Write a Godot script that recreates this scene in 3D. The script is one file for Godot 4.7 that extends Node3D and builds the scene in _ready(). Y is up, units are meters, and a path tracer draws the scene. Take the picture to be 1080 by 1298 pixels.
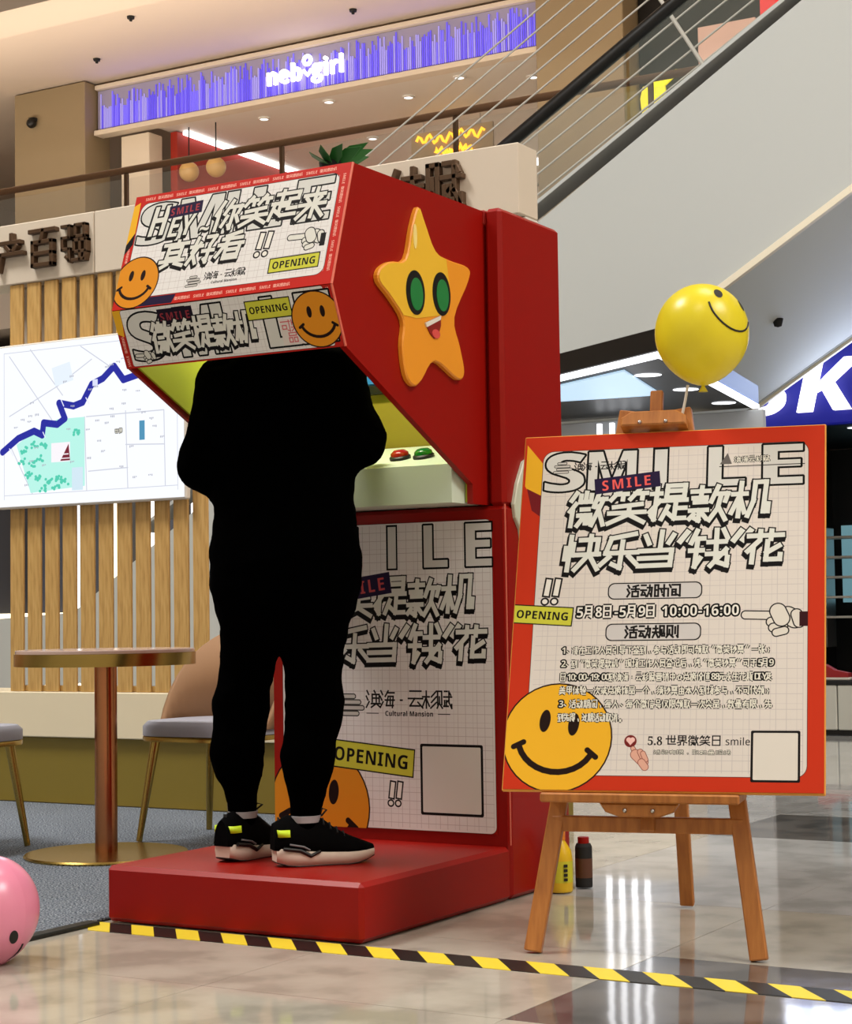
extends Node3D
# World axes: x runs along the booth's front to the right, y is up, -z runs back into the hall. Units: metres.

var names := {}
var M := {}
var fonts := {}
var glyph_cache := {}
var box_cache := {}

# ------------------------------------------------------------------ drawing flat print
class Canvas:
	var w: int
	var h: int
	var data := PackedByteArray()
	func _init(width: int, height: int, c: Color) -> void:
		w = width
		h = height
		data.resize(w * h * 3)
		for i in w * h:
			data[i * 3] = c.r8
			data[i * 3 + 1] = c.g8
			data[i * 3 + 2] = c.b8
	func px(x: int, y: int, c: Color, a: float) -> void:
		var i := (y * w + x) * 3
		data[i] = int(data[i] + (c.r8 - data[i]) * a)
		data[i + 1] = int(data[i + 1] + (c.g8 - data[i + 1]) * a)
		data[i + 2] = int(data[i + 2] + (c.b8 - data[i + 2]) * a)
	func rect(x0: float, y0: float, x1: float, y1: float, c: Color) -> void:
		for y in range(maxi(0, int(y0)), mini(h, int(y1))):
			for x in range(maxi(0, int(x0)), mini(w, int(x1))):
				px(x, y, c, 1.0)
	func bar(p: Vector2, q: Vector2, r: float, ext: float, c: Color, rounded := false) -> void:
		var d := q - p
		var l := d.length()
		var u := d / l if l > 0.001 else Vector2.RIGHT
		var m := r + ext + 1.5
		for y in range(maxi(0, int(minf(p.y, q.y) - m)), mini(h, int(maxf(p.y, q.y) + m) + 1)):
			for x in range(maxi(0, int(minf(p.x, q.x) - m)), mini(w, int(maxf(p.x, q.x) + m) + 1)):
				var v := Vector2(x + 0.5, y + 0.5) - p
				var t := v.dot(u)
				var dist := 0.0
				if rounded:
					dist = (v - u * clampf(t, 0.0, l)).length() - r
				else:
					dist = maxf(absf(v.dot(Vector2(-u.y, u.x))) - r, maxf(-t - ext, t - l - ext))
				if dist < 0.5:
					px(x, y, c, minf(1.0, 0.5 - dist))
	func path(pts: PackedVector2Array, r: float, c: Color) -> void:
		for i in pts.size() - 1:
			bar(pts[i], pts[i + 1], r, 0.0, c, true)
	func oval(m: Vector2, rx: float, ry: float, c: Color, turn := 0.0) -> void:
		var pts := PackedVector2Array()
		for i in 40:
			pts.append(m + Vector2(cos(TAU * i / 40.0) * rx, sin(TAU * i / 40.0) * ry).rotated(turn))
		fill([pts], c)
	func rrect(x0: float, y0: float, x1: float, y1: float, r: float, c: Color) -> void:
		var pts := PackedVector2Array()
		for k in 4:
			var m := Vector2([x1 - r, x0 + r, x0 + r, x1 - r][k], [y1 - r, y1 - r, y0 + r, y0 + r][k])
			for i in 7:
				pts.append(m + Vector2.from_angle(PI / 2.0 * (k + i / 6.0)) * r)
		fill([pts], c)
	func quad(m: Vector2, size: Vector2, turn: float, c: Color) -> void:
		var pts := PackedVector2Array()
		for s in [Vector2(-1, -1), Vector2(1, -1), Vector2(1, 1), Vector2(-1, 1)]:
			pts.append(m + (s * size / 2.0).rotated(turn))
		fill([pts], c)
	func fill(contours: Array, c: Color) -> void:
		var lo := 1e9
		var hi := -1e9
		for k in contours:
			for p in k:
				lo = minf(lo, p.y)
				hi = maxf(hi, p.y)
		for y in range(maxi(0, int(lo)), mini(h, int(hi) + 1)):
			var cover := {}
			for sub in 3:
				var sy := y + (sub + 0.5) / 3.0
				var xs := PackedFloat32Array()
				for k in contours:
					var n: int = k.size()
					for i in n:
						var p: Vector2 = k[i]
						var q: Vector2 = k[(i + 1) % n]
						if (p.y <= sy) != (q.y <= sy):
							xs.append(p.x + (sy - p.y) / (q.y - p.y) * (q.x - p.x))
				xs.sort()
				for i in range(0, xs.size() - 1, 2):
					var x0 := maxf(xs[i], 0.0)
					var x1 := minf(xs[i + 1], w)
					for x in range(int(x0), mini(w, int(x1) + 1)):
						cover[x] = cover.get(x, 0.0) + clampf(minf(x + 1.0, x1) - maxf(x, x0), 0.0, 1.0) / 3.0
			for x in cover:
				px(x, y, c, minf(cover[x], 1.0))
	func tex() -> ImageTexture:
		var im := Image.create_from_data(w, h, false, Image.FORMAT_RGB8, data)
		return ImageTexture.create_from_image(im)

# Strokes of each character on a 0..9 grid (x then y, y down); strokes part at commas.
const STROKES := {
	"一": "05 95", "亻": "70 04, 43 49", "彳": "70 02, 83 05, 45 49", "氵": "20 62, 03 45, 09 76", "忄": "50 59, 13 16, 82 85", "扌": "02 92, 50 59 28, 07 94",
	"木": "03 93, 50 59, 44 08, 54 98", "日": "10 80 89 19 10, 14 84", "口": "11 81 88 18 11", "月": "20 25 09, 20 80 89 68, 23 83, 26 86", "山": "40 47, 02 07 87 82",
	"几": "20 25 09, 20 70 78 98 96", "攵": "30 04, 22 92, 72 09, 34 99", "⺮": "20 07, 13 43, 34 37, 70 57, 63 93, 84 87", "夭": "80 11, 04 94, 51 55 09, 55 99",
	"疋": "00 90, 50 58, 54 94, 23 09, 26 59 99", "士": "03 93, 50 58, 18 88", "示": "20 80, 04 94, 54 59 38, 26 08, 76 98", "欠": "30 04, 22 92 84, 53 46 09, 56 99",
	"夬": "11 81 85, 05 95, 50 55 09, 55 99", "乐": "80 21 15 95, 52 59 38, 26 08, 76 98", "当": "50 54, 11 23, 81 73, 05 85 89 09, 07 87", "钅": "30 03, 22 82, 05 85, 42 49 77",
	"戋": "03 83, 06 86, 30 48 99 97, 85 29, 60 82", "艹": "05 95, 30 39, 60 69", "匕": "82 25, 20 28 98 96", "尔": "30 04, 22 92 84, 53 59 48, 25 08, 75 97",
	"起": "11 51, 30 34, 04 54, 34 37, 35 55, 14 09, 16 48 98, 61 91 93 63 66 96", "来": "12 82, 23 34, 73 64, 05 95, 50 59, 45 09, 55 99",
	"真": "01 91, 50 52, 22 72 76 26 22, 24 74, 07 97, 38 19, 68 99", "女": "40 25 79, 72 09, 03 93", "子": "10 80 53, 53 59 38, 05 95", "看": "70 21, 12 82, 04 94, 41 08, 34 84 89 39 34, 36 86, 38 88",
	"舌": "80 21, 03 93, 51 55, 15 85 89 19 15", "云": "10 80, 04 94, 44 18 78, 66 99", "力": "02 82 79 57, 40 44 09", "寸": "03 93, 60 69 48, 24 36", "门": "10 22, 03 09, 30 90 99 78",
	"夫": "12 82, 05 95, 50 54 09, 55 99", "见": "10 80 86, 10 16, 43 45 09, 56 58 98 96", "贝": "10 80 87, 10 17, 43 46 09, 57 99", "刂": "21 26, 80 89 68",
	"奥": "41 30, 12 82, 12 16, 82 86, 24 74, 52 56, 07 97, 57 09, 57 99", "每": "30 03, 21 91, 33 18 88, 33 83 79, 05 95, 54 57", "彡": "80 13, 83 16, 86 09",
	"武": "10 40, 03 93, 60 66 99 97, 71 82, 15 18, 35 38, 36 55, 08 58", "世": "03 93, 20 28 98, 50 56, 80 86, 56 86", "田": "10 80 89 19 10, 14 84, 50 59", "介": "50 04, 50 94, 34 38 19, 64 69",
	"产": "50 51, 12 82, 33 44, 73 64, 15 95, 15 09", "百": "00 90, 50 43, 13 83 89 19 13, 16 86", "弓": "10 80 83 13 16 86 89 58", "虽": "20 80 83 23 20, 14 94 97 17 14, 54 59, 09 89 97",
	"圭": "12 82, 50 54, 04 94, 17 87, 54 59, 09 99", "讠": "21 42, 04 44 48 67", "青": "11 81, 13 83, 05 95, 50 55, 25 29, 25 75 79 58, 27 77", "在": "02 92, 50 16, 14 19, 45 95, 63 69, 39 99",
	"工": "11 81, 51 58, 08 98", "乍": "30 04, 22 92, 42 49, 45 85, 47 87", "人": "50 44 09, 53 75 99", "丨": "50 59", "己": "10 80 84 14 18 98 96", "导": "10 80 82 12 10, 12 14 94, 06 96, 65 69 48, 27 38", "下": "01 91, 51 59, 54 76",
	"佥": "50 04, 50 94, 24 74, 25 37, 55 57, 85 67, 09 99", "至": "01 91, 41 14 84, 16 86, 54 59, 09 99", "参": "40 22 72, 04 94, 52 07, 54 97, 55 36, 67 38, 78 29", "与": "12 72, 20 25 85 79 58, 06 66",
	"即": "10 50 54, 10 19 47, 12 52, 14 54, 60 90 96 85, 60 69", "可": "01 91, 80 89 68, 14 54 57 17 14", "令": "50 04, 50 94, 43 54, 16 76 49", "页": "01 91, 51 42, 13 83 87, 13 17, 54 56 09, 67 99",
	"耳": "00 90, 20 28, 70 79, 23 73, 25 75, 08 98", "又": "01 81 09, 23 99", "少": "50 56, 32 05, 72 95, 85 09", "票": "00 90, 11 81 84 14 11, 30 34, 60 64, 15 85, 07 97, 57 59, 28 09, 78 99",
	"长": "80 43, 05 95, 20 29 48, 35 99", "于": "11 81, 04 94, 51 59 38", "王": "01 91, 14 84, 51 58, 08 98", "土": "03 93, 50 58, 08 98", "昜": "10 80 43 93 89 68, 63 17, 64 39",
	"登": "10 40 04, 50 94, 80 62, 25 75, 26 76 78 28 26, 09 99", "后": "80 11, 11 16 08, 13 93, 35 85 89 39 35", "壬": "80 11, 04 94, 51 58, 08 98", "营": "01 91, 30 32, 60 62, 05 03 93 95, 24 74 76 26 24, 17 87 89 19 17",
	"肖": "50 53, 11 23, 81 73, 14 84 89 68, 14 19, 16 86", "中": "12 82 86 16 12, 50 59", "心": "14 07, 33 38 78 75, 52 54, 73 96", "兑": "20 32, 70 62, 13 83 86 16 13, 36 09, 56 58 98 96",
	"奂": "30 03, 21 71 52, 13 83 86, 13 16, 06 96, 44 09, 56 99", "直": "01 91, 50 52, 23 73 77 27 23, 25 75, 09 99", "元": "21 71, 04 94, 34 36 09, 64 68 98 96", "永": "40 51, 22 52 59 38, 04 34 08, 84 65, 54 99",
	"生": "20 04, 12 92, 15 85, 50 59, 09 99", "并": "20 32, 70 62, 13 83, 06 96, 33 36 09, 63 69", "瓦": "00 90, 20 28 58, 23 73 79 99, 45 56", "及": "11 71 54 84 09, 31 35 09, 36 99",
	"美": "20 31, 70 61, 12 82, 14 84, 05 95, 52 55, 07 97, 57 09, 57 99", "甲": "10 80 86 16 10, 13 83, 50 59", "本": "03 93, 50 59, 43 08, 53 98, 37 67", "马": "10 70 64, 20 14 94 89 68, 06 66", "冫": "21 52, 09 65",
	"或": "02 92, 14 44 46 16 14, 08 57, 60 66 99 97, 71 82, 84 49", "饣": "30 04, 22 72 64, 44 49 76", "巾": "30 03, 22 92, 24 28, 24 84 88, 52 59", "个": "50 05, 50 95, 53 59", "由": "13 83 89 19 13, 16 86, 50 59",
	"不": "01 91, 51 06, 53 59, 54 96", "弋": "03 93, 40 46 99 97, 61 82", "其": "02 92, 20 27, 70 77, 24 74, 07 97, 28 09, 68 99", "言": "40 51, 02 92, 24 74, 26 76, 27 77 79 29 27",
	"号": "20 70 73 23 20, 05 95, 25 27 87 79 58", "阝": "10 19, 10 70 43 76 47", "艮": "10 80 84, 10 19 47, 12 82, 14 84, 44 99", "奖": "10 14, 40 13, 50 84, 06 96, 55 09, 56 99", "米": "50 59, 04 94, 21 33, 81 63, 44 08, 54 98",
	"量": "20 70 73 23 20, 04 94, 15 85 87 17 15, 50 59, 09 99", "有": "02 92, 50 06, 24 29, 24 84 89 68, 26 76", "先": "20 03, 12 82, 50 54, 05 95, 35 37 09, 65 68 98 96", "旦": "20 70 75 25 20, 22 72, 09 99",
	"辶": "10 32, 04 34 37, 08 37 99", "。": "37 57 59 39 37", "、": "25 57", "，": "46 59", "；": "33 45, 46 39", "·": "45 55", "“": "60 43, 90 73", "”": "30 13, 60 43",
}
# Characters made of two others: side by side (split in tenths) or one above the other.
const BESIDE := {
	"提": "扌是3", "机": "木几4", "快": "忄夬3", "钱": "钅戋4", "你": "亻尔3", "好": "女子5", "活": "氵舌3", "动": "云力5", "时": "日寸4", "规": "夫见5", "则": "贝刂6", "澳": "氵奥3", "海": "氵每3", "杉": "木彡5", "赋": "贝武4",
	"强": "弓虽4", "佳": "亻圭3", "请": "讠青3", "作": "亻乍3", "引": "弓丨6", "到": "至刂6", "领": "令页5", "取": "耳又5", "钞": "钅少4", "张": "弓长4", "现": "王见4", "场": "土昜4", "记": "讠己4", "任": "亻壬3", "销": "钅肖4", "换": "扌奂3",
	"价": "亻介3", "值": "亻直3", "瓶": "并瓦5", "体": "亻本3", "验": "马佥4", "次": "冫欠3", "饰": "饣巾4", "须": "彡页4", "代": "亻弋3", "期": "其月5", "信": "亻言3", "仅": "亻又3", "限": "阝艮3", "得": "彳导3", "消": "氵肖3", "款": "祟欠5", "化": "亻匕4", "微": "彳敚2", "敚": "岂攵5", "数": "娄攵5",
}
const ABOVE := {"笑": "⺮夭4", "是": "日疋4", "祟": "士示4", "花": "艹化3", "员": "口贝4", "签": "⺮佥4", "凭": "任几5", "界": "田介5", "岂": "山元4", "娄": "米女5", "品": "口吕4"}

func strokes_of(ch: String, box: Rect2) -> Array:
	var out := []
	if STROKES.has(ch):
		for s in STROKES[ch].split(","):
			var pts := PackedVector2Array()
			for p in s.strip_edges().split(" "):
				pts.append(box.position + Vector2(p[0].to_int() / 9.0, p[1].to_int() / 9.0) * box.size)
			out.append(pts)
	elif ch == "间":
		out = strokes_of("门", box) + strokes_of("日", Rect2(box.position + box.size * Vector2(0.3, 0.42), box.size * Vector2(0.4, 0.5)))
	elif ch == "过":
		out = strokes_of("辶", box) + strokes_of("寸", Rect2(box.position + box.size * Vector2(0.42, 0.05), box.size * Vector2(0.55, 0.75)))
	elif ch == "吕":
		out = strokes_of("口", Rect2(box.position, box.size * Vector2(0.45, 1))) + strokes_of("口", Rect2(box.position + box.size * Vector2(0.55, 0), box.size * Vector2(0.45, 1)))
	elif BESIDE.has(ch):
		var d: String = BESIDE[ch]
		var f := d[2].to_int() / 10.0
		out = strokes_of(d[0], Rect2(box.position, box.size * Vector2(f - 0.04, 1))) + strokes_of(d[1], Rect2(box.position + box.size * Vector2(f + 0.06, 0), box.size * Vector2(0.94 - f, 1)))
	elif ABOVE.has(ch):
		var d: String = ABOVE[ch]
		var f := d[2].to_int() / 10.0
		out = strokes_of(d[0], Rect2(box.position, box.size * Vector2(1, f - 0.04))) + strokes_of(d[1], Rect2(box.position + box.size * Vector2(0, f + 0.05), box.size * Vector2(1, 0.95 - f)))
	return out

func font(bold := true, serif := false) -> SystemFont:
	var key := "%s%s" % [bold, serif]
	if not fonts.has(key):
		var f := SystemFont.new()
		f.font_names = PackedStringArray(["Droid Serif" if serif else "Droid Sans"])
		f.font_weight = 700 if bold else 400
		fonts[key] = f
	return fonts[key]

# Outlines of a Latin letter, one unit high per em, y down, baseline at 0; and how far to move on.
func letter_shape(ch: String, bold := true, serif := false) -> Array:
	var key := ch + str(bold) + str(serif)
	if glyph_cache.has(key):
		return glyph_cache[key]
	var ts := TextServerManager.get_primary_interface()
	var rid: RID = font(bold, serif).get_rids()[0]
	var gi := ts.font_get_glyph_index(rid, 64, ch.unicode_at(0), 0)
	var g := ts.font_get_glyph_contours(rid, 64, gi)
	var out := []
	var first := 0
	if g.has("points"):
		for last in g.contours:
			var raw := []
			for i in range(first, last + 1):
				raw.append(g.points[i])
			first = last + 1
			var pts := PackedVector2Array()
			var n := raw.size()
			for i in n:
				var p: Vector3 = raw[i]
				var q: Vector3 = raw[(i + 1) % n]
				var b: Vector3 = raw[(i + n - 1) % n]
				if p.z > 0.5:
					pts.append(Vector2(p.x, p.y))
				else:
					var from := Vector2(b.x, b.y) if b.z > 0.5 else (Vector2(b.x, b.y) + Vector2(p.x, p.y)) / 2.0
					var to := Vector2(q.x, q.y) if q.z > 0.5 else (Vector2(q.x, q.y) + Vector2(p.x, p.y)) / 2.0
					for k in [0.0, 0.33, 0.67, 1.0]:
						pts.append(from.lerp(Vector2(p.x, p.y), k).lerp(Vector2(p.x, p.y).lerp(to, k), k))
			for i in pts.size():
				pts[i] = pts[i] / 64.0
			out.append(pts)
	glyph_cache[key] = [out, ts.font_get_glyph_advance(rid, 64, gi).x / 64.0]
	return glyph_cache[key]

# Latin text from its left end; o is the width of a black outline, drop the offset of a black underlay.
func write_latin(cv: Canvas, s: String, xf: Transform2D, c: Color, o := 0.0, drop := Vector2.ZERO, ink := Color.BLACK, space := 0.0, bold := true, serif := false) -> void:
	var x := 0.0
	for ch in s:
		var g := letter_shape(ch, bold, serif)
		var shapes := []
		for k in g[0]:
			var pts := PackedVector2Array()
			for p in k:
				pts.append(xf * (p + Vector2(x, 0)))
			shapes.append(pts)
		if o > 0.0:
			for step in ([0.0, 0.5, 1.0] if drop != Vector2.ZERO else [0.0]):
				for pts in shapes:
					var moved := PackedVector2Array()
					for p in pts:
						moved.append(p + drop * step)
					moved.append(moved[0])
					cv.path(moved, o, ink)
		if not shapes.is_empty():
			cv.fill(shapes, c)
		x += g[1] + space

# Chinese text: each character fills a unit square, one after another.
func write_han(cv: Canvas, s: String, xf: Transform2D, r: float, c: Color, o := 0.0, drop := Vector2.ZERO, ink := Color.BLACK, space := 1.08, bounce := 0.0) -> void:
	var sets := []
	var i := 0
	for ch in s:
		var strokes := strokes_of(ch, Rect2(0.0, 0, 0.92, 0.92))
		var own := xf * Transform2D(0.0, Vector2(i * space, bounce * sin(i * 2.3 + 0.6)))
		var lines := []
		for st in strokes:
			for k in st.size() - 1:
				lines.append([own * st[k], own * st[k + 1]])
		if strokes.is_empty() and ch != " ":
			write_latin(cv, ch, own * Transform2D(0, Vector2(1.25, 1.25), 0, Vector2(0.1, 0.9)), c, o, drop, ink)
		sets.append(lines)
		i += 1
	if o > 0.0:
		for step in ([1.0, 0.5, 0.0] if drop != Vector2.ZERO else [0.0]):
			for lines in sets:
				for l in lines:
					cv.bar(l[0] + drop * step, l[1] + drop * step, r + o, r + o, ink)
	for lines in sets:
		for l in lines:
			cv.bar(l[0], l[1], r, r, c)

func smiley(cv: Canvas, m: Vector2, r: float, tilt: float, c: Color, o: float) -> void:
	var ink := Color(0.12, 0.05, 0.03)
	cv.oval(m, r + o, r + o, ink)
	cv.oval(m, r, r, c)
	for s in [-1, 1]:
		cv.oval(m + Vector2(s * r * 0.27, -r * 0.28).rotated(tilt), r * 0.1, r * 0.21, ink, tilt)
	var pts := PackedVector2Array()
	for i in 13:
		var a := PI * (0.12 + 0.76 * i / 12.0)
		pts.append(m + Vector2(cos(a) * r * 0.72, sin(a) * r * 0.62 + r * 0.02).rotated(tilt))
	cv.path(pts, r * 0.055, ink)
	cv.path(PackedVector2Array([pts[0] + Vector2(-r * 0.07, -r * 0.09).rotated(tilt), pts[0] + Vector2(r * 0.1, r * 0.02).rotated(tilt)]), r * 0.05, ink)
	cv.path(PackedVector2Array([pts[12] + Vector2(r * 0.07, -r * 0.09).rotated(tilt), pts[12] + Vector2(-r * 0.1, r * 0.02).rotated(tilt)]), r * 0.05, ink)

# A cartoon glove; the finger points left, k is its length in pixels.
func glove(cv: Canvas, m: Vector2, k: float, face: Color, ink: Color, o: float, flip := 1.0) -> void:
	var parts := [[0.82, 0.02, 0.96, 0.10, 0.17], [0.0, 0.0, 0.58, 0.02, 0.075], [0.50, 0.15, 0.70, 0.14, 0.085], [0.54, 0.27, 0.73, 0.24, 0.08], [0.60, 0.37, 0.76, 0.33, 0.07], [0.63, -0.07, 0.70, 0.08, 0.15], [0.99, 0.0, 1.04, 0.16, 0.10]]
	for p in parts:
		var a := m + Vector2(p[0] * flip, p[1]) * k
		var b := m + Vector2(p[2] * flip, p[3]) * k
		cv.bar(a, b, p[4] * k + o, 0, ink, true)
		cv.bar(a, b, p[4] * k, 0, face, true)

func tag_print(cv: Canvas, s: String, m: Vector2, size: Vector2, turn: float, ground: Color, c: Color, edge: float, ratio := 0.72, space := 0.02) -> void:
	if edge > 0.0:
		cv.quad(m, size + Vector2(edge, edge) * 2.0, turn, Color(0.08, 0.07, 0.06))
	cv.quad(m, size, turn, ground)
	var wide := 0.0
	for ch in s:
		wide += letter_shape(ch)[1] + space
	var k := minf(size.y * ratio / 0.72, size.x * 0.9 / wide)
	write_latin(cv, s, Transform2D(turn, m + Vector2(-wide * k / 2.0, 0.36 * k).rotated(turn)) * Transform2D(0, Vector2(k, k), 0, Vector2.ZERO), c, 0, Vector2.ZERO, c, space)

func bangs(cv: Canvas, m: Vector2, k: float, o: float) -> void:
	for s in [0.0, 0.55]:
		for pass_ in 2:
			var e := o if pass_ == 0 else 0.0
			var c := Color(0.07, 0.06, 0.06) if pass_ == 0 else Color(0.92, 0.91, 0.88)
			cv.bar(m + Vector2(s + 0.12, -0.75) * k, m + Vector2(s, 0.15) * k, 0.15 * k + e, 0.05 * k + e, c)
			cv.oval(m + Vector2(s - 0.06, 0.55) * k, 0.16 * k + e, 0.15 * k + e, c)

func paper(cv: Canvas, x0: float, y0: float, x1: float, y1: float, r: float, step: float, edge: float, sheet_colour := Color(0.90, 0.895, 0.885)) -> void:
	cv.rrect(x0 - edge, y0 - edge, x1 + edge, y1 + edge, r + edge, Color(0.3, 0.12, 0.1))
	cv.rrect(x0, y0, x1, y1, r, sheet_colour)
	var k := 0
	var x := x0 + step
	while x < x1 - 2:
		cv.rect(x, y0 + r * 0.3, x + (2 if k % 3 else 1), y1 - r * 0.3, Color(0.77, 0.74, 0.735))
		x += step * (1.0 if k % 3 else 0.55)
		k += 1
	var y := y0 + step
	while y < y1 - 2:
		cv.rect(x0 + r * 0.3, y, x1 - r * 0.3, y + (2 if k % 3 else 1), Color(0.77, 0.74, 0.735))
		y += step * (1.0 if k % 3 else 0.55)
		k += 1

func cloud_mark(cv: Canvas, m: Vector2, k: float, o: float) -> void:
	for l in [[-0.5, -0.5, 0.35], [-0.85, -0.12, 0.75], [-0.6, 0.25, 1.0], [-0.95, 0.62, 0.6]]:
		cv.bar(m + Vector2(l[0], l[1]) * k, m + Vector2(l[2], l[1]) * k, 0.15 * k + o * 0.5, 0, Color(0.15, 0.14, 0.13), true)
		cv.bar(m + Vector2(l[0], l[1]) * k, m + Vector2(l[2], l[1]) * k, 0.15 * k - o * 0.5, 0, Color(0.78, 0.77, 0.75), true)

# The row of tall outlined letters S M I L E, each letter given its own left edge and width.
func tall_smile(cv: Canvas, xs: Array, y0: float, hgt: float, wid: float, o: float) -> void:
	for i in 5:
		var ch := "SMILE"[i]
		if ch == "I":
			cv.rect(xs[i] - o, y0 - o, xs[i] + wid * 0.3 + o, y0 + hgt + o, Color.BLACK)
			cv.rect(xs[i], y0, xs[i] + wid * 0.3, y0 + hgt, Color(0.83, 0.83, 0.81))
			continue
		var g := letter_shape(ch)
		var lo := Vector2(9, 9)
		var hi := Vector2(-9, -9)
		for k in g[0]:
			for p in k:
				lo = lo.min(p)
				hi = hi.max(p)
		var width: float = wid * {"S": 0.95, "M": 1.15, "I": 0.36, "L": 0.85, "E": 0.9}[ch]
		var s := Vector2(width / (hi.x - lo.x), hgt / (hi.y - lo.y))
		write_latin(cv, ch, Transform2D(0, s, 0, Vector2(xs[i], y0) - lo * s), Color(0.83, 0.83, 0.81), o)

func title_rows(cv: Canvas, x: float, y: float, k: float, turn: float) -> void:
	var white := Color(0.86, 0.87, 0.84)
	var ink := Color(0.06, 0.05, 0.05)
	var sk := Transform2D(Vector2(1, -0.02), Vector2(-0.10, 1), Vector2.ZERO)
	write_han(cv, "微笑提款机", Transform2D(0, Vector2(x, y)) * sk.scaled(Vector2(k, k)), k * 0.064, white, k * 0.030, Vector2(-0.03, 0.10) * k, ink, 1.06, 0.05)
	var y2 := y + k * 1.25
	write_han(cv, "快乐当", Transform2D(0, Vector2(x - k * 0.1, y2)) * sk.scaled(Vector2(k, k)), k * 0.066, white, k * 0.030, Vector2(-0.03, 0.10) * k, ink, 1.0, 0.02)
	write_han(cv, "“", Transform2D(0, Vector2(x + k * 2.6, y2 - 0.02 * k)) * sk.scaled(Vector2(k * 0.75, k * 0.75)), k * 0.075, white, k * 0.030, Vector2(-0.03, 0.10) * k, ink)
	write_han(cv, "钱", Transform2D(0, Vector2(x + k * 3.2, y2 - 0.06 * k)) * sk.scaled(Vector2(k * 1.05, k * 1.05)), k * 0.066, white, k * 0.030, Vector2(-0.03, 0.10) * k, ink)
	write_han(cv, "”", Transform2D(0, Vector2(x + k * 4.2, y2 - 0.02 * k)) * sk.scaled(Vector2(k * 0.75, k * 0.75)), k * 0.075, white, k * 0.030, Vector2(-0.03, 0.10) * k, ink)
	write_han(cv, "花", Transform2D(0, Vector2(x + k * 4.65, y2)) * sk.scaled(Vector2(k * 0.9, k * 0.9)), k * 0.066, white, k * 0.030, Vector2(-0.03, 0.10) * k, ink)

const INK := Color(0.07, 0.06, 0.06)
const SUN := Color(0.93, 0.70, 0.16)
const ORANGE := Color(0.87, 0.56, 0.13)
const LIME := Color(0.80, 0.80, 0.26)
const RED := Color(0.72, 0.17, 0.10)
const NIGHT := Color(0.13, 0.08, 0.22)

func print_machine_poster() -> Texture2D:
	# 0.818 m wide, 0.96 m high; the printed sheet on the front panel, red along its left edge
	var k := 1280.0
	var cv := Canvas.new(1048, 1229, Color(0.62, 0.10, 0.06))
	paper(cv, 47, 3, 1045, 1226, 26, 34, 2)
	tall_smile(cv, [78, 276, 568, 736, 928], 16, 168, 128, 7.5)
	title_rows(cv, 200, 240, 148, 0)
	tag_print(cv, "SMILE", Vector2(436, 258), Vector2(286, 86), -0.13, NIGHT, Color(0.80, 0.33, 0.34), 0, 0.6, 0.12)
	cloud_mark(cv, Vector2(374, 730), 62, 4)
	write_han(cv, "澳海·云杉赋", Transform2D(0, Vector2(72, 72), 0, Vector2(456, 676)), 3.2, INK, 0, Vector2.ZERO, INK, 0.92)
	write_latin(cv, "Cultural Mansion", Transform2D(0, Vector2(27, 27), 0, Vector2(544, 776)), INK)
	cv.rect(456, 765, 514, 768, INK)
	cv.rect(790, 765, 846, 768, INK)
	smiley(cv, Vector2(222, 1150), 240, 0.1, ORANGE, 6)
	tag_print(cv, "OPENING", Vector2(474, 946), Vector2(400, 104), 0.09, LIME, INK, 5, 0.62)
	bangs(cv, Vector2(570, 1090), 62, 6)
	cv.rrect(706, 884, 990, 1164, 8, INK)
	cv.rrect(716, 894, 980, 1154, 5, Color(0.86, 0.85, 0.82))
	return cv.tex()

const RULES := ["1、请在工作人员引导下签到，参与活动即可领取“微笑钞票”一张；", "2、到“微笑提款机”现场工作人员登记后，凭“微笑钞票”可于5月9", "日10:00-19:00到澳海·云杉赋营销中心兑换价值88元永生花瓶DIY及", "美甲体验一次或兑换饰品一个，须钞票由本人到场参与，不可代领；", "3、活动期间，每人、每个微信号仅限领取一次奖品，数量有限，先", "到先得，过期活动取消。"]

func small_line(cv: Canvas, s: String, x: float, y: float, k: float, wide: float) -> void:
	# mixed Chinese and Latin, squeezed to the given width
	var total := 0.0
	for ch in s:
		total += 0.58 if ch.unicode_at(0) < 128 else 1.0
	var f := wide / (total * k) if wide > 0 else 1.0
	var white := Color(0.88, 0.87, 0.82)
	for layer in 2:
		var at := x
		for ch in s:
			if ch.unicode_at(0) < 128:
				write_latin(cv, ch, Transform2D(0, Vector2(k * 1.0, k * 1.0), 0, Vector2(at, y + k * 0.78)), INK if layer == 0 else white, k * 0.13 if layer == 0 else 0.0)
				at += 0.58 * k * f
			else:
				for st in strokes_of(ch, Rect2(at, y, k * 0.84 * f, k * 0.84)):
					for i in st.size() - 1:
						cv.bar(st[i], st[i + 1], k * (0.15 if layer == 0 else 0.066), 1.0, INK if layer == 0 else white)
				at += k * f

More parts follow.
